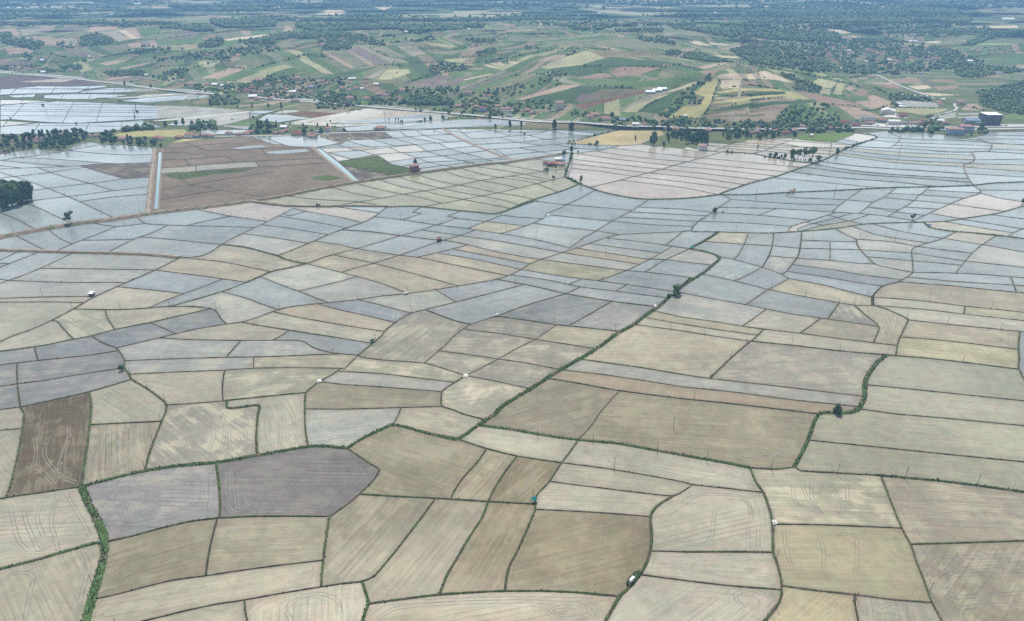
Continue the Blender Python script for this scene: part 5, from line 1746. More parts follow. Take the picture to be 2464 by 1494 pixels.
def crown_mesh(kind,seed):
    r=random.Random(seed); V=[];Fc=[];K=[]; n=0
    tone=np.array(GREENS[seed%4])*({'c':.8,'b':1.0,'r':1,'u':.9,'s':1.15}[kind])
    lobes=[]
    for _ in range({'r':15,'c':12,'b':9,'u':13,'s':11}[kind]):
        a=r.uniform(0,6.283)
        if kind=='c': z=r.uniform(.16,.93); rad=.36*(1-abs(z-.42)*1.15); q=r.uniform(0,.14); s=r.uniform(.16,.26)*(1.1-z*.5)
        elif kind=='u': z=r.uniform(.6,.92); q=r.uniform(0,.36)*(1-(z-.6)); s=r.uniform(.11,.19)
        elif kind=='b': z=r.uniform(.2,.72); q=r.uniform(.0,.28); s=r.uniform(.2,.3)
        elif kind=='s': z=r.uniform(.45,.9); q=r.uniform(.08,.38)*(1.25-z*.6); s=r.uniform(.07,.13)
        else: z=r.uniform(.2,.84); q=r.uniform(.05,.34)*math.sqrt(max(.1,1-((z-.55)/.5)**2)); s=r.uniform(.15,.25)
        lobes.append((q*math.cos(a),q*math.sin(a),z,s))
    for x,y,z,s in lobes:
        P=I1[0]*(s*np.array([1,1,.8]))*(1+.28*np.array([[r.uniform(-1,1)] for _ in range(len(I1[0]))]))+np.array([x,y,z])
        if kind!='s':
            V+=P.tolist(); Fc+=(I1[1]+n).tolist(); K+=[tone*r.uniform(.75,1.2)]*len(P); n+=len(P)
        for _ in range({'r':46,'c':40,'b':36,'u':44,'s':60}[kind]):
            d=np.array([r.gauss(0,1) for _ in range(3)]); d/=np.linalg.norm(d); c=np.array([x,y,z])+d*s*np.array([1,1,.8])*r.uniform(.85,1.3)
            l=r.uniform(.025,.05); e=np.array([r.gauss(0,1) for _ in range(3)]); e/=np.linalg.norm(e); f=np.cross(e,d); f/=np.linalg.norm(f)+1e-9
            V+=[(c+e*l).tolist(),(c+f*l).tolist(),(c-e*l).tolist(),(c-f*l).tolist()]; Fc+=[[n,n+1,n+2],[n,n+2,n+3]]; K+=[tone*r.uniform(.8,1.6)]*4; n+=4
    V=np.array(V); zmin,zmax=V[:,2].min(),V[:,2].max(); w=max(np.ptp(V[:,0]),np.ptp(V[:,1]))
    V[:,:2]/=w
    V[:,2]=np.maximum(V[:,2]/zmax,0.0)
    return mesh('crown',V,np.array(Fc,np.int32),M['leaf'],False,np.array(K))
def trunk_mesh(kind,seed):
    r=random.Random(seed+99); b=MB(); top={'r':.5,'c':.7,'b':.3,'u':.72,'s':.7}[kind]; w={'r':.05,'c':.05,'b':.04,'u':.045,'s':.03}[kind]
    b.tube((0,0,-.03),(r.uniform(-.02,.02),r.uniform(-.02,.02),top),w,w*.45,7)
    for k in range(5):
        a=k*1.257+r.uniform(-.4,.4); z=top*r.uniform(.5,.85); q=r.uniform(.15,.32) if kind!='c' else .1
        b.tube((0,0,z),(q*math.cos(a),q*math.sin(a),z+r.uniform(.12,.25)),w*.5,w*.15,5)
    return b.me('trunk',M['bark'])
PROTO={}
def tree_proto(kind,i):
    if (kind,i) not in PROTO: PROTO[kind,i]=(crown_mesh(kind,i*13+ord(kind)),trunk_mesh(kind,i*13+ord(kind)))
    return PROTO[kind,i]
ORD=['first','second','third','fourth','fifth','sixth','seventh','eighth','ninth','tenth','eleventh','twelfth','thirteenth','fourteenth','fifteenth','sixteenth','seventeenth','eighteenth','nineteenth','twentieth']
TENS={2:'twenty',3:'thirty',4:'forty',5:'fifty',6:'sixty',7:'seventy',8:'eighty',9:'ninety'}
def ordinal(n):
    if n<=20: return ORD[n-1]
    t,u=divmod(n,10)
    if n>99: return 'hundred and '+ordinal(n-100) if n>100 else 'hundredth'
    return TENS[t]+'-'+ORD[u-1] if u else TENS[t][:-1]+'ieth'
TNAME={'r':'broadleaf_tree','c':'columnar_tree','b':'bush','u':'umbrella_tree','s':'sparse_tree'}
TWORD={'r':'round broadleaf tree','c':'tall narrow tree','b':'dark green bush','u':'flat topped tree','s':'thin sparse tree'}
def place_tree(kind,u,v,h,w,label,group):
    x,y,z,t=pos(u,v); sc=t/F
    hm=h*sc/cT*.97; wm=w*sc; cr,tr_=tree_proto(kind,R.randrange(5))
    root=empty(TNAME[kind],(x,y,z-.1+(.5 if v>345 else 0)),R.uniform(0,6.28),(wm,wm,hm))
    tag(root,label,'tree' if kind!='b' else 'bush',group)
    link('crown',cr,root); link('trunk',tr_,root)
PLACE={'TA':'on the left plain','ML':'among the left fields','MR':'among the right fields','MC':'by the central ditch','TC':'near the farm and wheat field','TD':'among the far right paddies','TB':'around the pond village','ZA':'on the far left plain'}
TREE_LABEL={('MC',2415):'big dark round tree shading the blue and white tents',('MR',1112):'dark lone tree on the grassy ditch corner at right',('TA',640):'lone spreading tree standing on the dirt road bank at left',('MR',232):'small round tree reflected in the blue paddies',('MR',1657):'thin leafless looking tree on the curving bank',('TB',1480):'tree rising behind the lone brick house',('ML',885):'round green bush at the bund junction of grey fields',('TC',725):'bare thin tree at the bend of the ditch',('TC',870):'lone round tree below the wheat field',('TC',580):'tall narrow tree above the red roofed farm',('TD',405):'small tree behind the paddy hut at right'}
SINGLES=[]
for k,note,t in items(TREES):
    for q in t:
        a=q.split(','); SINGLES.append((k,*map(float,a[:4]),a[4]))
nth={}
for k,x,y,h,w,kind in sorted(SINGLES,key=lambda s:(s[0],s[5],s[1])):
    s=scl(k); u,v=uv(k,x,y); i=nth[k,kind]=nth.get((k,kind),0)+1
    lb=TREE_LABEL.get((k,int(x))) or f'{TWORD[kind]} {PLACE[k]}, {ordinal(i)} of its shape from the left'
    place_tree(kind,u,v,h*s,w*s,lb,'single trees of the plain')
HV=[]
for k,note,t in items(HOUSES):
    for q in t:
        x,y,c=q.split(','); n=''
        for ch in c:
            if not ch.isdigit(): break
            n+=ch
        HV.append((*uv(k,float(x),float(y)),float(n)*scl(k)))
for k,x,y,w_ in (('TB',1470,650,66),('TD',1862,310,140),('TD',1955,290,112),('ZD',2180,1122,140),('ZD',2010,1112,124),('ZD',1255,1022,104),('TC',1820,450,72)): HV.append((*uv(k,x,y),w_*scl(k)))
HA=np.array(HV)
def clear(u,v): return not np.any((np.abs(HA[:,0]-u)<HA[:,2]*.55+2.5)&(v-HA[:,1]>-1.2)&(v-HA[:,1]<7))
# belts of trees round the villages, scattered on the ground they stand on
def scatter(P,spacing):
    """spacing in metres; returns photo positions of an even scatter over the ground inside P"""
    us=[p[0] for p in P]; vs=[p[1] for p in P]; out=[]
    v=max(vs)
    while v>min(vs):
        _,_,_,t=pos(sum(us)/len(us),v); dv=spacing*F/t*abs(float(dirs(v)[1])); du=spacing*F/t
        dv=max(dv,.3)
        if v<345:
            a=pos(sum(us)/len(us),v)[1]; b=pos(sum(us)/len(us),v-1)[1]; dv=min(max(spacing/max(.2,b-a),.3),9)
        n=int((max(us)-min(us))/du)+1
        uu=min(us)+(np.arange(n)+NR.random(n))*du; vv=v-NR.random(n)*dv
        m=inpoly(P,uu,vv); out+=list(zip(uu[m],vv[m])); v-=dv
    return out
BT=[]
BWORD={'TA':'left paddy village','TB':'pond village','TC':'highway junction','TD':'orchard village'}
for k,note,t in items(BELTS):
    P=[uv(k,*map(float,p.split(','))) for p in t[1:]]
    for u,v in scatter(P,10.5 if t[0]=='r' else 7.5):
      if clear(u,v): BT.append((v,u,t[0],k))
BT.sort(reverse=True)
LIM=290-len(SINGLES)
near_bt=[b for b in BT[:LIM]]; rest_bt=BT[LIM:]
cnt={}
for v,u,c,k in sorted(near_bt,key=lambda b:b[1]):
    kind=('c' if R.random()<.85 else 'r') if c=='c' else R.choice('rrrrcrbr'); t=pos(u,v)[3]; px=F/t
    h={'r':R.uniform(6,11),'c':R.uniform(10,17),'b':R.uniform(2.5,4.5)}[kind]; w={'r':h*R.uniform(.75,1.1),'c':h*R.uniform(.28,.42),'b':h*1.3}[kind]
    i=cnt[k,kind]=cnt.get((k,kind),0)+1
    place_tree(kind,u,v,h*px*cT,w*px,f'{TWORD[kind]} in the {BWORD[k]} belt, {ordinal(i)} of its shape from left','trees of the village belts')
# woodland, hedgerows and orchards: one mass each
def blobs(name,pts,label,cat,lo=(4,7),hi=None):
    """pts: (x,y,z,depth,size) -> low crowns"""
    a=np.array(pts); n=len(a); out=[]
    for base,sel in ((I1,a[:,3]<1650),(I0,a[:,3]>=1650)):
        q=a[sel]
        if not len(q): continue
        bv,bf=base; m=len(bv)
        rz=NR.uniform(0,6.28,len(q)); cs,sn=np.cos(rz),np.sin(rz)
        g=1+.3*NR.uniform(-1,1,(len(q),m))
        P=bv[None]*g[...,None]
        X=P[...,0]*cs[:,None]-P[...,1]*sn[:,None]; Y=P[...,0]*sn[:,None]+P[...,1]*cs[:,None]; Zz=P[...,2]
        s=q[:,4]; asp=NR.uniform(.85,1.5,len(q))
        V=np.stack([X*s[:,None]+q[:,0:1],Y*s[:,None]+q[:,1:2],(Zz*.95+.55)*(s*asp)[:,None]+q[:,2:3]],-1).reshape(-1,3)
        Fq=(bf[None]+(np.arange(len(q))*m)[:,None,None]).reshape(-1,3)
        gcol=np.array([.070,.118,.05])*NR.uniform(.6,1.5,(len(q),1))*np.array([1,1,1])+NR.uniform(0,.02,(len(q),1))*np.array([1,.7,.2])
        K=np.repeat(gcol,m,0)*NR.uniform(.85,1.15,(len(q)*m,1))
        out.append((V,Fq,K))
    off=0;VV_=[];FF=[];KK=[]
    for V,Fq,K in out: VV_.append(V);FF.append(Fq+off);KK.append(K);off+=len(V)
    tag(link(name,mesh(name,np.concatenate(VV_),np.concatenate(FF),M['leaf'],False,np.concatenate(KK))),label,cat,kind='stuff')
wp=[];hp=[]
for k,note,t in items(WOODS):
    if t[0][0]!='w' or len(t)<4: continue
    dn=float(t[0][1:]); P=[uv(k,*map(float,p.split(','))) for p in t[1:]]
    tm=pos(sum(p[0] for p in P)/len(P),sum(p[1] for p in P)/len(P))[3]
    sp=(6.6 if tm<1700 else 8.5 if tm<2300 else 11 if tm<2900 else 15)/math.sqrt(max(dn,.12)); sz=(3.0 if tm<1700 else 4.2 if tm<2300 else 5.5 if tm<2900 else 7.5)
    for u,v in scatter(P,sp):
        if R.random()<.12 or not clear(u,v): continue
        x,y,z,tt=pos(u,v); wp.append((x,y,z-.4,tt,sz*R.uniform(.55,1.2)))
for v,u,c,k in rest_bt:
    if not clear(u,v): continue
    x,y,z,tt=pos(u,v); wp.append((x,y,z-.3,tt,R.uniform(2.6,4.6)))
for k,note,t in items(HEDGES):
    P=[uv(k,*map(float,p.split(','))) for p in t]; W=[pos(*p) for p in P]
    for a,b in zip(P,P[1:]):
        A,B=pos(*a),pos(*b); l=math.hypot(A[0]-B[0],A[1]-B[1]); n=int(l/(3.6 if A[3]<1300 else 5.2))+1
        for i in range(n):
            f=(i+R.random())/n
            if R.random()<.25: continue
            x,y,z,tt=pos(a[0]+(b[0]-a[0])*f+R.uniform(-.8,.8),a[1]+(b[1]-a[1])*f+R.uniform(-.4,.4)); g=1.15 if A[3]<1300 else 1.6
            hp.append((x,y,z-.2,tt,g*R.uniform(.5,1.35)*(1.6 if R.random()<.12 else 1)))
# loose bushes over the hills
for _ in range(500):
    u=R.uniform(-60,2520); v=R.uniform(70,285)**1.0
    x,y,z,tt=pos(u,v)
    if z<3: continue
    hp.append((x,y,z-.2,tt,R.uniform(.6,1.6)))
blobs('woodland',wp,'dense green woods covering the hills and valley','woodland')
blobs('hedgerow',hp,'bushy hedgerows and loose bushes between the hill fields','hedgerow')

# ================================================================== BUILDINGS
def quadmesh(name,V,Fs,mat): return mesh(name,V,Fs,mat)
def building(name,u,v,w,d,h,rz,roof,wk,rk,label,cat,group=None,rise=None,cols=0,rows=1,over=.35,door=False,chimney=False,skip=0.0,z0=0,xyz=None):
    x,y,z,t=pos(u,v) if xyz is None else xyz
    root=empty(name,(x,y+d/2,z+z0-.1),rz); tag(root,label,cat,group)
    b=MB(); b.box(-w/2,w/2,-d/2,d/2,-.6,h)
    if roof=='gable': b.add([(-w/2,-d/2,h),(-w/2,d/2,h),(-w/2,0,h+(rise or d*.25)),(w/2,-d/2,h),(w/2,d/2,h),(w/2,0,h+(rise or d*.25))],[(0,2,1),(3,4,5)])
    if roof=='cross': b.add([(-w/2,-d/2,h),(w/2,-d/2,h),(0,-d/2,h+rise),(-w/2,d/2,h),(w/2,d/2,h),(0,d/2,h+rise)],[(0,1,2),(4,3,5)])
    link('wall',b.me('wall',wallm(wk)),root)
    W,D=w/2+over,d/2+over; ri=rise or min(w,d)*.24; e=h-.02; th=.14
    r=MB()
    if roof=='hip':
        k=max(0,(w-d)/2)
        r.add([(-W,-D,e),(W,-D,e),(W,D,e),(-W,D,e),(-k-.05,0,e+ri+.1),(k+.05,0,e+ri+.1),(-W,-D,e-th),(W,-D,e-th),(W,D,e-th),(-W,D,e-th)],[(0,1,5,4),(1,2,5),(2,3,4,5),(3,0,4),(6,7,1,0),(7,8,2,1),(8,9,3,2),(9,6,0,3),(9,8,7,6)])
    elif roof=='gable':
        r.add([(-W,-D,e),(W,-D,e),(W,0,e+ri+.2),(-W,0,e+ri+.2),(-W,D,e),(W,D,e),(-W,-D,e-th),(W,-D,e-th),(W,0,e+ri+.2-th),(-W,0,e+ri+.2-th),(-W,D,e-th),(W,D,e-th)],[(0,1,2,3),(3,2,5,4),(7,6,9,8),(8,9,10,11),(6,7,1,0),(10,4,5,11),(0,3,9,6),(3,4,10,9),(2,1,7,8),(5,2,8,11)])
    elif roof=='cross':
        r.add([(-W,-D,e),(0,-D,e+ri+.2),(W,-D,e),(W,D,e),(0,D,e+ri+.2),(-W,D,e),(-W,-D,e-th),(0,-D,e+ri+.2-th),(W,-D,e-th),(W,D,e-th),(0,D,e+ri+.2-th),(-W,D,e-th)],[(0,1,4,5),(1,2,3,4),(7,6,11,10),(8,7,10,9),(6,7,1,0),(7,8,2,1),(9,10,4,3),(10,11,5,4),(0,5,11,6),(3,2,8,9)])
    elif roof=='flat':
        r.box(-W,W,-D,D,h-.02,h+.3)
    elif roof=='dome':
        r.box(-W,W,-D,D,h-.02,h+.25); n=10; P=[]
        for i in range(5):
            a=i*math.pi/8
            for k in range(n): P.append((math.cos(a)*w*.3*math.cos(k*6.283/n),math.cos(a)*w*.3*math.sin(k*6.283/n),h+.2+math.sin(a)*w*.3))
        r.add(P,[(i*n+k,i*n+(k+1)%n,(i+1)*n+(k+1)%n,(i+1)*n+k) for i in range(4) for k in range(n)])
    elif roof=='shed':
        r.add([(-W,-D,e),(W,-D,e),(W,D,e+ri),(-W,D,e+ri),(-W,-D,e-.12),(W,-D,e-.12),(W,D,e+ri-.12),(-W,D,e+ri-.12)],[(0,1,2,3),(7,6,5,4),(4,5,1,0),(5,6,2,1),(6,7,3,2),(7,4,0,3)])
    ro=link('roof',r.me('roof',roofm(rk)),root)
    if chimney:
        c=MB(); c.box(w*.12,w*.12+.8,-.4,.4,h+ri*.4,h+ri+.9); link('chimney',c.me('chimney',wallm('k')),ro)
    sh=h/rows
    for rr in range(rows):
        for i in range(cols):
            cx=-w/2+w*(i+.5)/cols; ww=min(1.5,w/cols*.45); zz=rr*sh+sh*.38
            dd=door and rr==0 and i==cols//2
            p=MB(); p.box(cx-ww/2,cx+ww/2,-d/2-.04,-d/2+.06,(.05 if dd else zz),zz+sh*.42); link('door' if dd else 'window',p.me('opening',M['glass']),root)
    return root
COL={'o':'orange tiled','r':'dark red','p':'pinkish red','w':'white','g':'grey','b':'blue','n':'green domed','a':'orange tiled','v':'orange tiled'}
WC={'w':'white','c':'cream','b':'pale blue','p':'pink','g':'grey','k':'brick','d':'dark','r':'red'}
HS=[]
for k,note,t in items(HOUSES):
    for q in t:
        x,y,c=q.split(','); n=''.join(ch for ch in c if ch.isdigit()); 
        i=0
        while i<len(c) and c[i].isdigit(): i+=1
        HS.append((note,k,float(x),float(y),float(c[:i]),(c[i] if i<len(c) else 'o'),int(c[i+1:]) if len(c)>i+1 else 1))
hn={}
for note,k,x,y,wz,rk,st in sorted(HS,key=lambda h:(h[0],h[2]+OFF[h[1]][0]/.26854)):
    u,v=uv(k,x,y); px_,py_,pz_,t=pos(u,v); w=max(5.5,wz*scl(k)*t/F); d=w*R.uniform(.62,.85) if w<16 else w*.42
    rz=R.uniform(-.35,.35); hh=3.0*st+R.uniform(-.2,.5)
    roof={'w':'gable','g':'gable','b':'gable','n':'dome'}.get(rk,R.choice(['hip','hip','gable'])); wk={'a':'b','v':'w','b':'g','r':R.choice('cpr')}.get(rk,R.choice('wwccpbg'))
    if st>1: wk={'p':'c','r':'b','v':'w','o':'c','w':'w','g':'w'}.get(rk,'w')
    if rk=='w' and w>20: roof='gable'
    big=wz*scl(k)>13 and t<1500
    key=(note,rk,wk); i=hn[key]=hn.get(key,0)+1
    lb=f'{WC[wk]} house with {COL[rk]} roof, {ordinal(i)} from the left in the {note}'
    if len(lb.split())>16: lb=f'{WC[wk]} house, {COL[rk]} roof, {ordinal(i)} from left, {note}'
    nm='apartment_house' if st>=4 else 'house'
    building(nm,u,v,w,d,hh,rz,roof,wk,rk,' '.join(lb.split()[:16]),'house','houses of the '+note,cols=(3 if w<14 else 5) if big else 0,rows=st,door=big)
def bld(name,k,x,y,wz,dm,hm,rz,roof,wk,rk,label,cat,**kw):
    u,v=uv(k,x,y); t=pos(u,v)[3]; return building(name,u,v,wz*scl(k)*t/F,dm,hm,rz,roof,wk,rk,label,cat,**kw)
for i,(x,y,lb) in enumerate(((1350,840,'long white barn on the hillside, lowest of the three'),(1412,825,'long white barn on the hillside, middle of the three'),(1455,812,'long white barn on the hillside, highest of the three'))):
    bld('barn','ZC',x,y,84,14,3.6,-.05,'gable','b','w',lb,'barn',group='white barns on the hillside',rise=1.5)
bld('brick_house','TB',1470,650,66,9.5,9.0,.45,'hip','k','p','lone two storey brick house with pink tiled roof beside the dirt road','house',cols=2,rows=2,rise=2.4,chimney=True,door=True)
bld('school','TD',1862,310,140,12,8.5,-.1,'hip','b','p','pale blue school block with red tiled roof, nearer half','school',cols=8,rows=2,rise=2.2,door=True)
bld('school','TD',1955,290,112,12,9.5,-.1,'hip','b','p','pale blue school block with red tiled roof, farther and higher half','school',cols=6,rows=2,rise=2.2)
db=bld('unfinished_building','ZD',2180,1122,140,22,17,-.04,'flat','d','w','tall dark unfinished concrete building with white roof beside the highway','building',cols=9,rows=6,over=.2)
bld('shed','ZD',2010,1112,124,16,6,-.05,'gable','g','b','long shed with blue metal roof left of the dark tall building','shed',cols=6,rise=2.6)
bld('warehouse','ZD',1255,1022,104,16,6,-.35,'cross','w','w','white gabled warehouse on the gravel yard','warehouse',cols=4,rise=3.2)
bld('red_hut','MC',705,250,26,4.0,3.0,.3,'shed','r','r','small dark red hut on the bund in the middle paddies','hut',rise=.7,cols=1,over=.2,door=True)
bld('shack','ML',657,645,30,3.4,2.7,-.05,'shed','d','w','small dark shack with white roof beside the brown track at left','hut',rise=.6,cols=2,over=.3)
bld('hut','TD',392,832,40,4.0,2.6,.1,'gable','c','o','little hut with brown roof on the ditch bank among right paddies','hut',rise=.8,cols=1,door=True)
vl=bld('villa','TC',1820,450,72,11,6.6,-.12,'hip','w','p','white two storey villa with pink roof beside a white paved yard','house',cols=4,rows=2,rise=2.0,door=True)

# ================================================================== POLES, PYLONS, SMALL THINGS
def pole_mesh(i):
    r=random.Random(i); b=MB(); lx,ly=r.uniform(-.25,.25),r.uniform(-.2,.2)
    b.tube((0,0,-.3),(lx,ly,9),.17,.11,7); a=r.uniform(0,3.14)
    b.tube((lx-math.cos(a)*.7,ly-math.sin(a)*.7,8.4),(lx+math.cos(a)*.7,ly+math.sin(a)*.7,8.4),.06,.06,5)
    for s in (-.6,0,.6): b.tube((lx+math.cos(a)*s,ly+math.sin(a)*s,8.45),(lx+math.cos(a)*s,ly+math.sin(a)*s,8.8),.05,.03,5)
    return b.me('utility_pole',M['pole'])
PM=[pole_mesh(i) for i in range(6)]
PP={'BL':'lower left fields','BC':'lower middle fields','BR':'lower right fields','ML':'left middle fields','MC':'central fields','MR':'right middle fields','TA':'flooded fields left of the canal','TC':'fields by the farm','TD':'far right paddies'}
for k,note,t in items(POLES):
    L=sorted([tuple(map(float,q.split(','))) for q in t])
    for i,(x,y,hz) in enumerate(L):
        u,v=uv(k,x,y); X,Y,Z,tt=pos(u,v); hm=hz*scl(k)*tt/F/cT
        o=link('utility_pole',PM[R.randrange(6)]); o.location=(X,Y,Z+.1); s=hm/9; o.scale=(max(.8,s),max(.8,s),s); o.rotation_euler=(0,0,R.uniform(0,6.28))
        tag(o,f'thin wooden utility pole in the {PP[k]}, {ordinal(i+1)} from the left','pole','utility poles standing among the paddies')
def pylon(k,x,y,hz,label,hm=None):
    u,v=uv(k,x,y); X,Y,Z,t=pos(u,v); h=hz*scl(k)*t/F/cT; b=MB(); w=h*.075; r=h*.0023
    lv=[0,.2,.38,.53,.66,.77,.87,1.0]; wd=[w*(1-.88*q) for q in lv]
    c=lambda i,s: (s[0]*wd[i],s[1]*wd[i],lv[i]*h)
    S=[(-1,-1),(1,-1),(1,1),(-1,1)]
    for i in range(len(lv)-1):
        for j,s in enumerate(S):
            n=S[(j+1)%4]; b.tube(c(i,s),c(i+1,s),r*1.5,r*1.4,4); b.tube(c(i,s),c(i+1,n),r,r,4); b.tube(c(i,n),c(i+1,s),r,r,4)
    for z,l in ((.66,.11),(.77,.095),(.88,.08)):
        for s in (-1,1):
            b.tube((0,0,h*z),(s*l*h,0,h*z),r*1.4,r*.8,4); b.tube((0,0,h*(z+.05)),(s*l*h,0,h*z),r,r*.8,4); b.tube((s*l*h,0,h*z),(s*l*h,0,h*(z-.035)),r*1.2,r*1.2,4)
    o=link('power_pylon',b.me('power_pylon',M['steel'])); o.location=(X,Y,Z-.2); o.rotation_euler=(0,0,.6); tag(o,label,'pylon','lattice power pylons')
pylon('ZC',2140,645,345,'tall lattice power pylon on the hilltop, left one of the pair')
pylon('ZC',2250,638,285,'tall lattice power pylon on the hilltop, right one of the pair')
pylon('TD',718,492,102,'lattice power pylon among the paddies right of the umbrella trees')
pylon('TB',1212,190,66,'lattice power pylon among the paddies below the highway')
pylon('ZA',383,948,60,'slim lattice pylon on a bush in the far left flooded fields')
pylon('ZA',1224,1000,64,'slim lattice pylon on a bush nearer the middle of the far flooded fields')
pylon('ZD',85,1240,150,'lattice power pylon behind the orchard village trees')

def rounded(b,xs,half,z0,z1): pass
CARP=plain('white_car_paint',(.72,.73,.73),.3,.03,.5,.5)
def car_meshes():
    body=MB(); prof=[(-2.1,.45,.80,.74),(-2.0,.35,.95,.80),(-1.0,.3,1.0,.84),(.9,.3,1.02,.84),(1.9,.35,.98,.80),(2.1,.45,.85,.72)]
    V=[]
    for x,z0,z1,w in prof: V+=[(x,-w,z0),(x,-w*1.02,(z0+z1)/2),(x,-w*.93,z1),(x,w*.93,z1),(x,w*1.02,(z0+z1)/2),(x,w,z0)]
    n=6; body.add(V,[(i*n+k,(i+1)*n+k,(i+1)*n+(k+1)%n,i*n+(k+1)%n) for i in range(len(prof)-1) for k in range(n)]+[tuple(range(n)),tuple(range(n*len(prof)-1,n*len(prof)-n-1,-1))])
    cab=[(-1.05,1.0,.74),(-.42,1.46,.64),(1.78,1.48,.64),(2.02,1.0,.72)]
    roof=MB(); V=[(-.42,-.68,1.46),(1.8,-.68,1.48),(1.8,.68,1.48),(-.42,.68,1.46),(-.3,-.6,1.56),(1.65,-.6,1.58),(1.65,.6,1.58),(-.3,.6,1.56)]
    roof.add(V,[(0,1,5,4),(1,2,6,5),(2,3,7,6),(3,0,4,7),(4,5,6,7)])
    g=MB(); V=[]
    for x,z,w in cab: V+=[(x,-w,z),(x,w,z)]
    g.add(V,[(0,2,3,1),(4,6,7,5),(0,6,4,2),(1,3,5,7)])
    wh=MB(); wh.tube((0,-.12,0),(0,.12,0),.33,.33,14)
    return body.me('car_body',CARP),roof.me('car_roof',CARP),g.me('window',M['glass']),wh.me('wheel',M['rubber'])
CM=car_meshes()
def car(name,X,Y,Z,rz,label,group=None,scale=1,cat='car'):
    r=empty(name,(X,Y,Z),rz,(scale,)*3); tag(r,label,cat,group)
    link('body',CM[0],r); link('cabin_roof',CM[1],r); link('window',CM[2],r)
    for x in (-1.35,1.3):
        for y in (-.76,.76): w=link('wheel',CM[3],r); w.location=(x,y,.33)
def car_at(k,x,y,rz,label,scale=1,z=.5,group=None):
    X,Y,Z,t=pos(*uv(k,x,y)); car('parked_car',X,Y,Z+z,rz,label,group,scale)
# green verge that carries the parked car
def verge():
    P=[uv('BC',*p) for p in ((2150,1130),(2175,1150),(2140,1195),(2110,1235),(2085,1255),(2060,1250),(2056,1220),(2075,1185),(2110,1150))]
    x,y,_=at_z(np.array([p[0] for p in P]),np.array([p[1] for p in P])); n=len(P); cxx,cyy=x.mean(),y.mean()
    V=[(a,b,-.1) for a,b in zip(x,y)]+[(cxx+(a-cxx)*.8,cyy+(b-cyy)*.8,.62) for a,b in zip(x,y)]
    me=mesh('grass_verge',V,[(i,(i+1)%n,n+(i+1)%n,n+i) for i in range(n)]+[tuple(range(n,2*n))],M['bund'],False,np.array([(.075,.13,.045)]*(2*n)))
    if sum(p.normal.z for p in me.polygons)<0: me.flip_normals()
    tag(link('grass_verge',me),'widened green grass verge under the parked white car','verge',kind='structure')
    b=MB()
    for _ in range(700):
        q=R.randrange(n); f=R.random(); s=R.random()**.5; a=x[q]*(1-f)+x[(q+1)%n]*f; c=y[q]*(1-f)+y[(q+1)%n]*f; xx=cxx+(a-cxx)*s; yy=cyy+(c-cyy)*s; g=R.uniform(.6,1.4)
        b.add([(xx-.2,yy,.5),(xx+.2,yy+R.uniform(-.2,.2),.5),(xx,yy+R.uniform(-.2,.2),.62+R.uniform(.1,.4))],[(0,1,2)],(.05*g,.09*g,.028*g))
    tag(link('verge_grass',b.me('verge_grass',M['leaf'])),'rough grass on the verge by the white car','grass',kind='stuff')
verge()
car_at('BC',2096,1206,math.radians(232),'white car parked on the green verge at the bottom of the fields',.9,.62)
car_at('MC',466,630,.2,'small white car parked where two bunds meet below the cream fields',.95,.5)
car_at('MC',1122,788,.1,'small white car parked beside a pole at a bund corner in the centre',.95,.5)
# highway traffic
for x,y,lb,k in ((1620,1000,'white car on the highway left of the truck','ZB'),(700,1092,'white car on the highway below the four storey house','ZC'),(300,668,'white car on the far left stretch of highway','ZA'),(1180,757,'white car on the highway above the flooded fields','ZA'),(1260,1128,'white car at the roadside of the junction trees','ZC'),(1330,1142,'white car on the highway in front of the quarry yard','ZD'),(1150,1128,'white car parked in the bright roadside yard, left','ZD'),(1230,1126,'white car parked in the bright roadside yard, middle','ZD'),(1420,1128,'white car parked in the bright roadside yard, right','ZD'),(2300,1128,'white car parked in the yard right of the dark building','ZD')):
    X,Y,Z,t=pos(*uv(k,x,y)); car('car',X,Y,Z+.4,R.uniform(-.15,.15),lb,'cars along the highway',1.2)
def truck(k,x,y,rz,label,colr):
    X,Y,Z,t=pos(*uv(k,x,y)); r=empty('truck',(X,Y,Z+.4),rz); tag(r,label,'truck','trucks along the highway')
    b=MB(); b.box(-4.5,2.6,-1.25,1.25,1.1,3.7); link('cargo_box',b.me('cargo_box',colr),r)
    b=MB(); b.box(2.8,4.6,-1.2,1.2,.6,2.0); b.add([(2.8,-1.2,2),(4.6,-1.2,2),(4.6,1.2,2),(2.8,1.2,2),(2.8,-1.1,3),(4.2,-1.1,3),(4.2,1.1,3),(2.8,1.1,3)],[(0,1,5,4),(1,2,6,5),(2,3,7,6),(3,0,4,7),(4,5,6,7)]); link('cab',b.me('cab',CARP),r)
    b=MB(); b.box(-4.5,4.4,-.8,.8,.7,1.05); link('chassis',b.me('chassis',M['rubber']),r)
    for xx in (-3.6,-2.4,3.6):
        for yy in (-1.05,1.05):
            b=MB(); b.tube((xx,yy-.18,.55),(xx,yy+.18,.55),.55,.55,12); link('wheel',b.me('wheel',M['rubber']),r)
truck('ZC',82,1042,-.12,'white lorry on the highway in front of the red roofed houses',plain('lorry_box',(.55,.57,.6),.6,.05))
truck('ZB',2325,1042,-.12,'blue grey lorry on the highway left of the white lorry',plain('lorry_box_blue',(.16,.22,.32),.6,.05))
TARP_B=plain('blue_tarpaulin',(.05,.12,.33),.5,.2,1); TARP_W=plain('white_sheet',(.75,.75,.73),.6,.05); TEAL=plain('teal_tarpaulin',(.01,.26,.24),.5,.25,1.2)
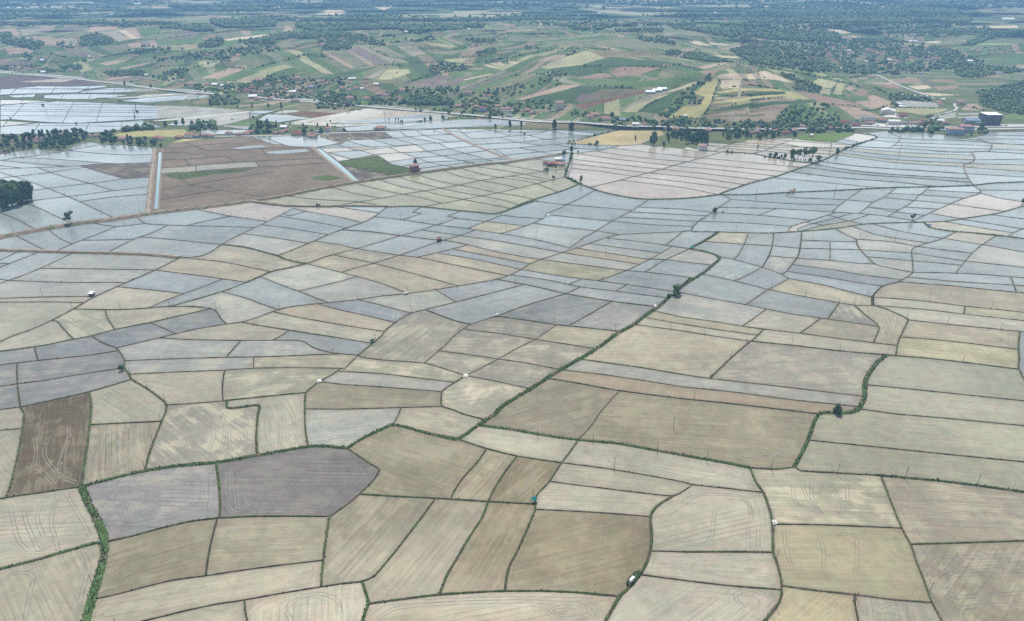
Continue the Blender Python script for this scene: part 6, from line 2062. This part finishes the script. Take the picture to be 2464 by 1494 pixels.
def canopy(name,k,x,y,w,d,h,rz,mat,label,z=.4,peak=.5):
    X,Y,Z,t=pos(*uv(k,x,y)); r=empty(name,(X,Y,Z+z),rz); tag(r,label,'tent')
    b=MB(); b.add([(-w/2,-d/2,h*.8),(w/2,-d/2,h*.75),(w/2,d/2,h*.85),(-w/2,d/2,h),(-w*.3,0,h+peak),(w*.3,0,h+peak*.9),(-w/2,-d/2,h*.8-.06),(w/2,-d/2,h*.75-.06),(w/2,d/2,h*.85-.06),(-w/2,d/2,h-.06)],[(0,1,5,4),(1,2,5),(2,3,4,5),(3,0,4),(6,7,1,0),(7,8,2,1),(8,9,3,2),(9,6,0,3)])
    link('cover',b.me('cover',mat),r)
    for sx in (-1,1):
        for sy in (-1,1): p=MB(); p.tube((sx*w*.46,sy*d*.46,-.4),(sx*w*.48,sy*d*.48,h*.8),.06,.05,6); link('post',p.me('post',M['pole']),r)
canopy('tent','MC',2436,636,4.6,3.2,2.0,.35,TARP_B,'blue tarpaulin tent under the big dark tree by the ditch')
canopy('tent','MC',2398,636,3.0,2.2,1.4,.2,TARP_W,'low white tent left of the blue one under the big tree')
canopy('pump_shelter','BC',1392,634,2.6,2.4,2.2,.3,TEAL,'small teal tarpaulin pump shelter at the foot of a pole',.5,.9)
canopy('pump_shelter','MR',66,302,3.4,2.6,2.0,.2,TEAL,'small teal shelter on the green ditch bank at a bend',.5,.6)
canopy('tent','MR',1780,140,4.0,2.4,1.8,.1,TARP_B,'small blue shelter on the curving ditch bank at right')
def pump_cover(k,x,y,w,label):
    X,Y,Z,t=pos(*uv(k,x,y)); r=empty('pump_cover',(X,Y,Z+.4),.3); tag(r,label,'pump cover','white pump covers on the bunds')
    b=MB(); b.add([(-w/2,-1,.1),(w/2,-1,.35),(w/2*.8,1,1.3),(-w/2*.7,1,1.2),(-w/2,-1,-.1),(w/2,-1,.15),(w/2*.8,1,1.1),(-w/2*.7,1,1.0)],[(0,1,2,3),(7,6,5,4),(0,4,5,1),(1,5,6,2),(2,6,7,3),(3,7,4,0)]); link('sheet',b.me('sheet',TARP_W),r)
    b=MB(); b.box(-w*.35,w*.35,-.5,.9,-.5,.75); link('pump_box',b.me('pump_box',wallm('c')),r)
pump_cover('MC',898,1226,3.4,'white slanting pump cover where four central fields meet')
pump_cover('ML',2306,1262,3.0,'white slanting pump cover on the grassy bank left of centre')
pump_cover('BR',662,790,2.6,'white pump cover on the track bank at lower right')
pump_cover('MC',1492,62,3.0,'small white pump cover beside a pole in the blue paddies')
pump_cover('MC',2268,722,2.8,'white pump cover on the ditch bank below the big tree')
def tractor():
    X,Y,Z,t=pos(*uv('TB',610,955)); r=empty('tractor',(X,Y,Z+1.0),.3,(1.3,)*3); tag(r,'dark tractor parked on the brown bank below the sprouting fields','tractor')
    b=MB(); b.box(-.2,1.9,-.45,.45,.7,1.35); b.box(-1.2,.1,-.6,.6,.7,1.0); link('body',b.me('body',plain('tractor_red',(.12,.04,.03),.5,.1)),r)
    b=MB(); b.box(-1.1,.1,-.65,.65,1.0,2.3); link('cab',b.me('cab',M['glass']),r)
    b=MB(); b.box(-1.2,.2,-.75,.75,2.3,2.42); link('cab_roof',b.me('cab_roof',wallm('d')),r)
    for x,rr in ((-.7,.75),(1.4,.45)):
        for y in (-.8,.8): b=MB(); b.tube((x,y-.2,rr),(x,y+.2,rr),rr,rr,14); link('wheel',b.me('wheel',M['rubber']),r)
tractor()

# ================================================================== AIR, LIGHT, CAMERA
def haze(density):
    b=MB(); b.box(-14000,14000,-200,13500,-2,272); me=b.me('haze',None); o=link('haze',me); tag(o,'pale blue summer haze filling the air over the plain and hills','haze',kind='stuff')
    m=bpy.data.materials.new('haze_air'); m.use_nodes=True; nt=m.node_tree; nt.nodes.clear(); out=nt.nodes.new('ShaderNodeOutputMaterial'); v=nt.nodes.new('ShaderNodeVolumePrincipled')
    v.inputs['Color'].default_value=(.31,.59,1,1); v.inputs['Density'].default_value=density; v.inputs['Anisotropy'].default_value=.25
    nt.links.new(v.outputs[0],out.inputs['Volume']); me.materials.append(m)
haze(HAZE)
SUN_EL,SUN_AZ=math.radians(63),math.radians(-6)
sun=bpy.data.lights.new('sun','SUN'); sun.energy=SUN_E; sun.angle=math.radians(.53); sun.color=(1,.95,.87)
so=bpy.data.objects.new('sun',sun); C.objects.link(so); so.location=(0,600,800)
sd_=Vector((math.sin(SUN_AZ)*math.cos(SUN_EL),math.cos(SUN_AZ)*math.cos(SUN_EL),math.sin(SUN_EL)))
so.rotation_euler=(-sd_).to_track_quat('-Z','Y').to_euler()
w=bpy.data.worlds.new('World'); bpy.context.scene.world=w; w.use_nodes=True; nt=w.node_tree; bg=nt.nodes['Background']
sky=nt.nodes.new('ShaderNodeTexSky'); sky.sky_type='NISHITA'; sky.sun_disc=False; sky.sun_elevation=SUN_EL; sky.sun_rotation=SUN_AZ; sky.air_density=1.0; sky.dust_density=2.2; sky.ozone_density=1.0; sky.altitude=200
tc=nt.nodes.new('ShaderNodeTexCoord'); mp=nt.nodes.new('ShaderNodeMapping'); mp.inputs['Scale'].default_value=(1,1,3.2); nt.links.new(tc.outputs['Generated'],mp.inputs[0])
cl=noise(nt,mp.outputs[0],3.2,7,.58); cf=ramp(nt,cl,.47,.66,0,.85)
sz=nt.nodes.new('ShaderNodeSeparateXYZ'); nt.links.new(tc.outputs['Generated'],sz.inputs[0])
low=ramp(nt,sz.outputs[2],.12,.55,1.0,0.0)
cf=mth(nt,'MAXIMUM',cf,mth(nt,'MULTIPLY',low,ramp(nt,cl,.34,.58,.3,1.0)))
cc=mix(nt,low,CLOUD,CLOUD_LOW)
cm=mix(nt,cf,sky.outputs[0],cc)
nt.links.new(cm,bg.inputs['Color']); bg.inputs['Strength'].default_value=SKY_S
cam=bpy.data.cameras.new('camera'); cam.sensor_width=36; cam.lens=F/2464*36; cam.clip_start=1; cam.clip_end=40000
co=bpy.data.objects.new('camera',cam); C.objects.link(co); co.location=(0,0,H); co.rotation_euler=(math.pi/2-TH,0,0)
S=bpy.context.scene; S.camera=co
S.view_settings.view_transform='Standard'; S.view_settings.look='None'; S.view_settings.exposure=EXPO; S.view_settings.gamma=1
S.render.engine='CYCLES'; S.cycles.max_bounces=5; S.cycles.diffuse_bounces=2; S.cycles.glossy_bounces=2; S.cycles.volume_bounces=0; S.cycles.transmission_bounces=2; S.cycles.use_denoising=DENOISE
S.cycles.caustics_reflective=False; S.cycles.caustics_refractive=False
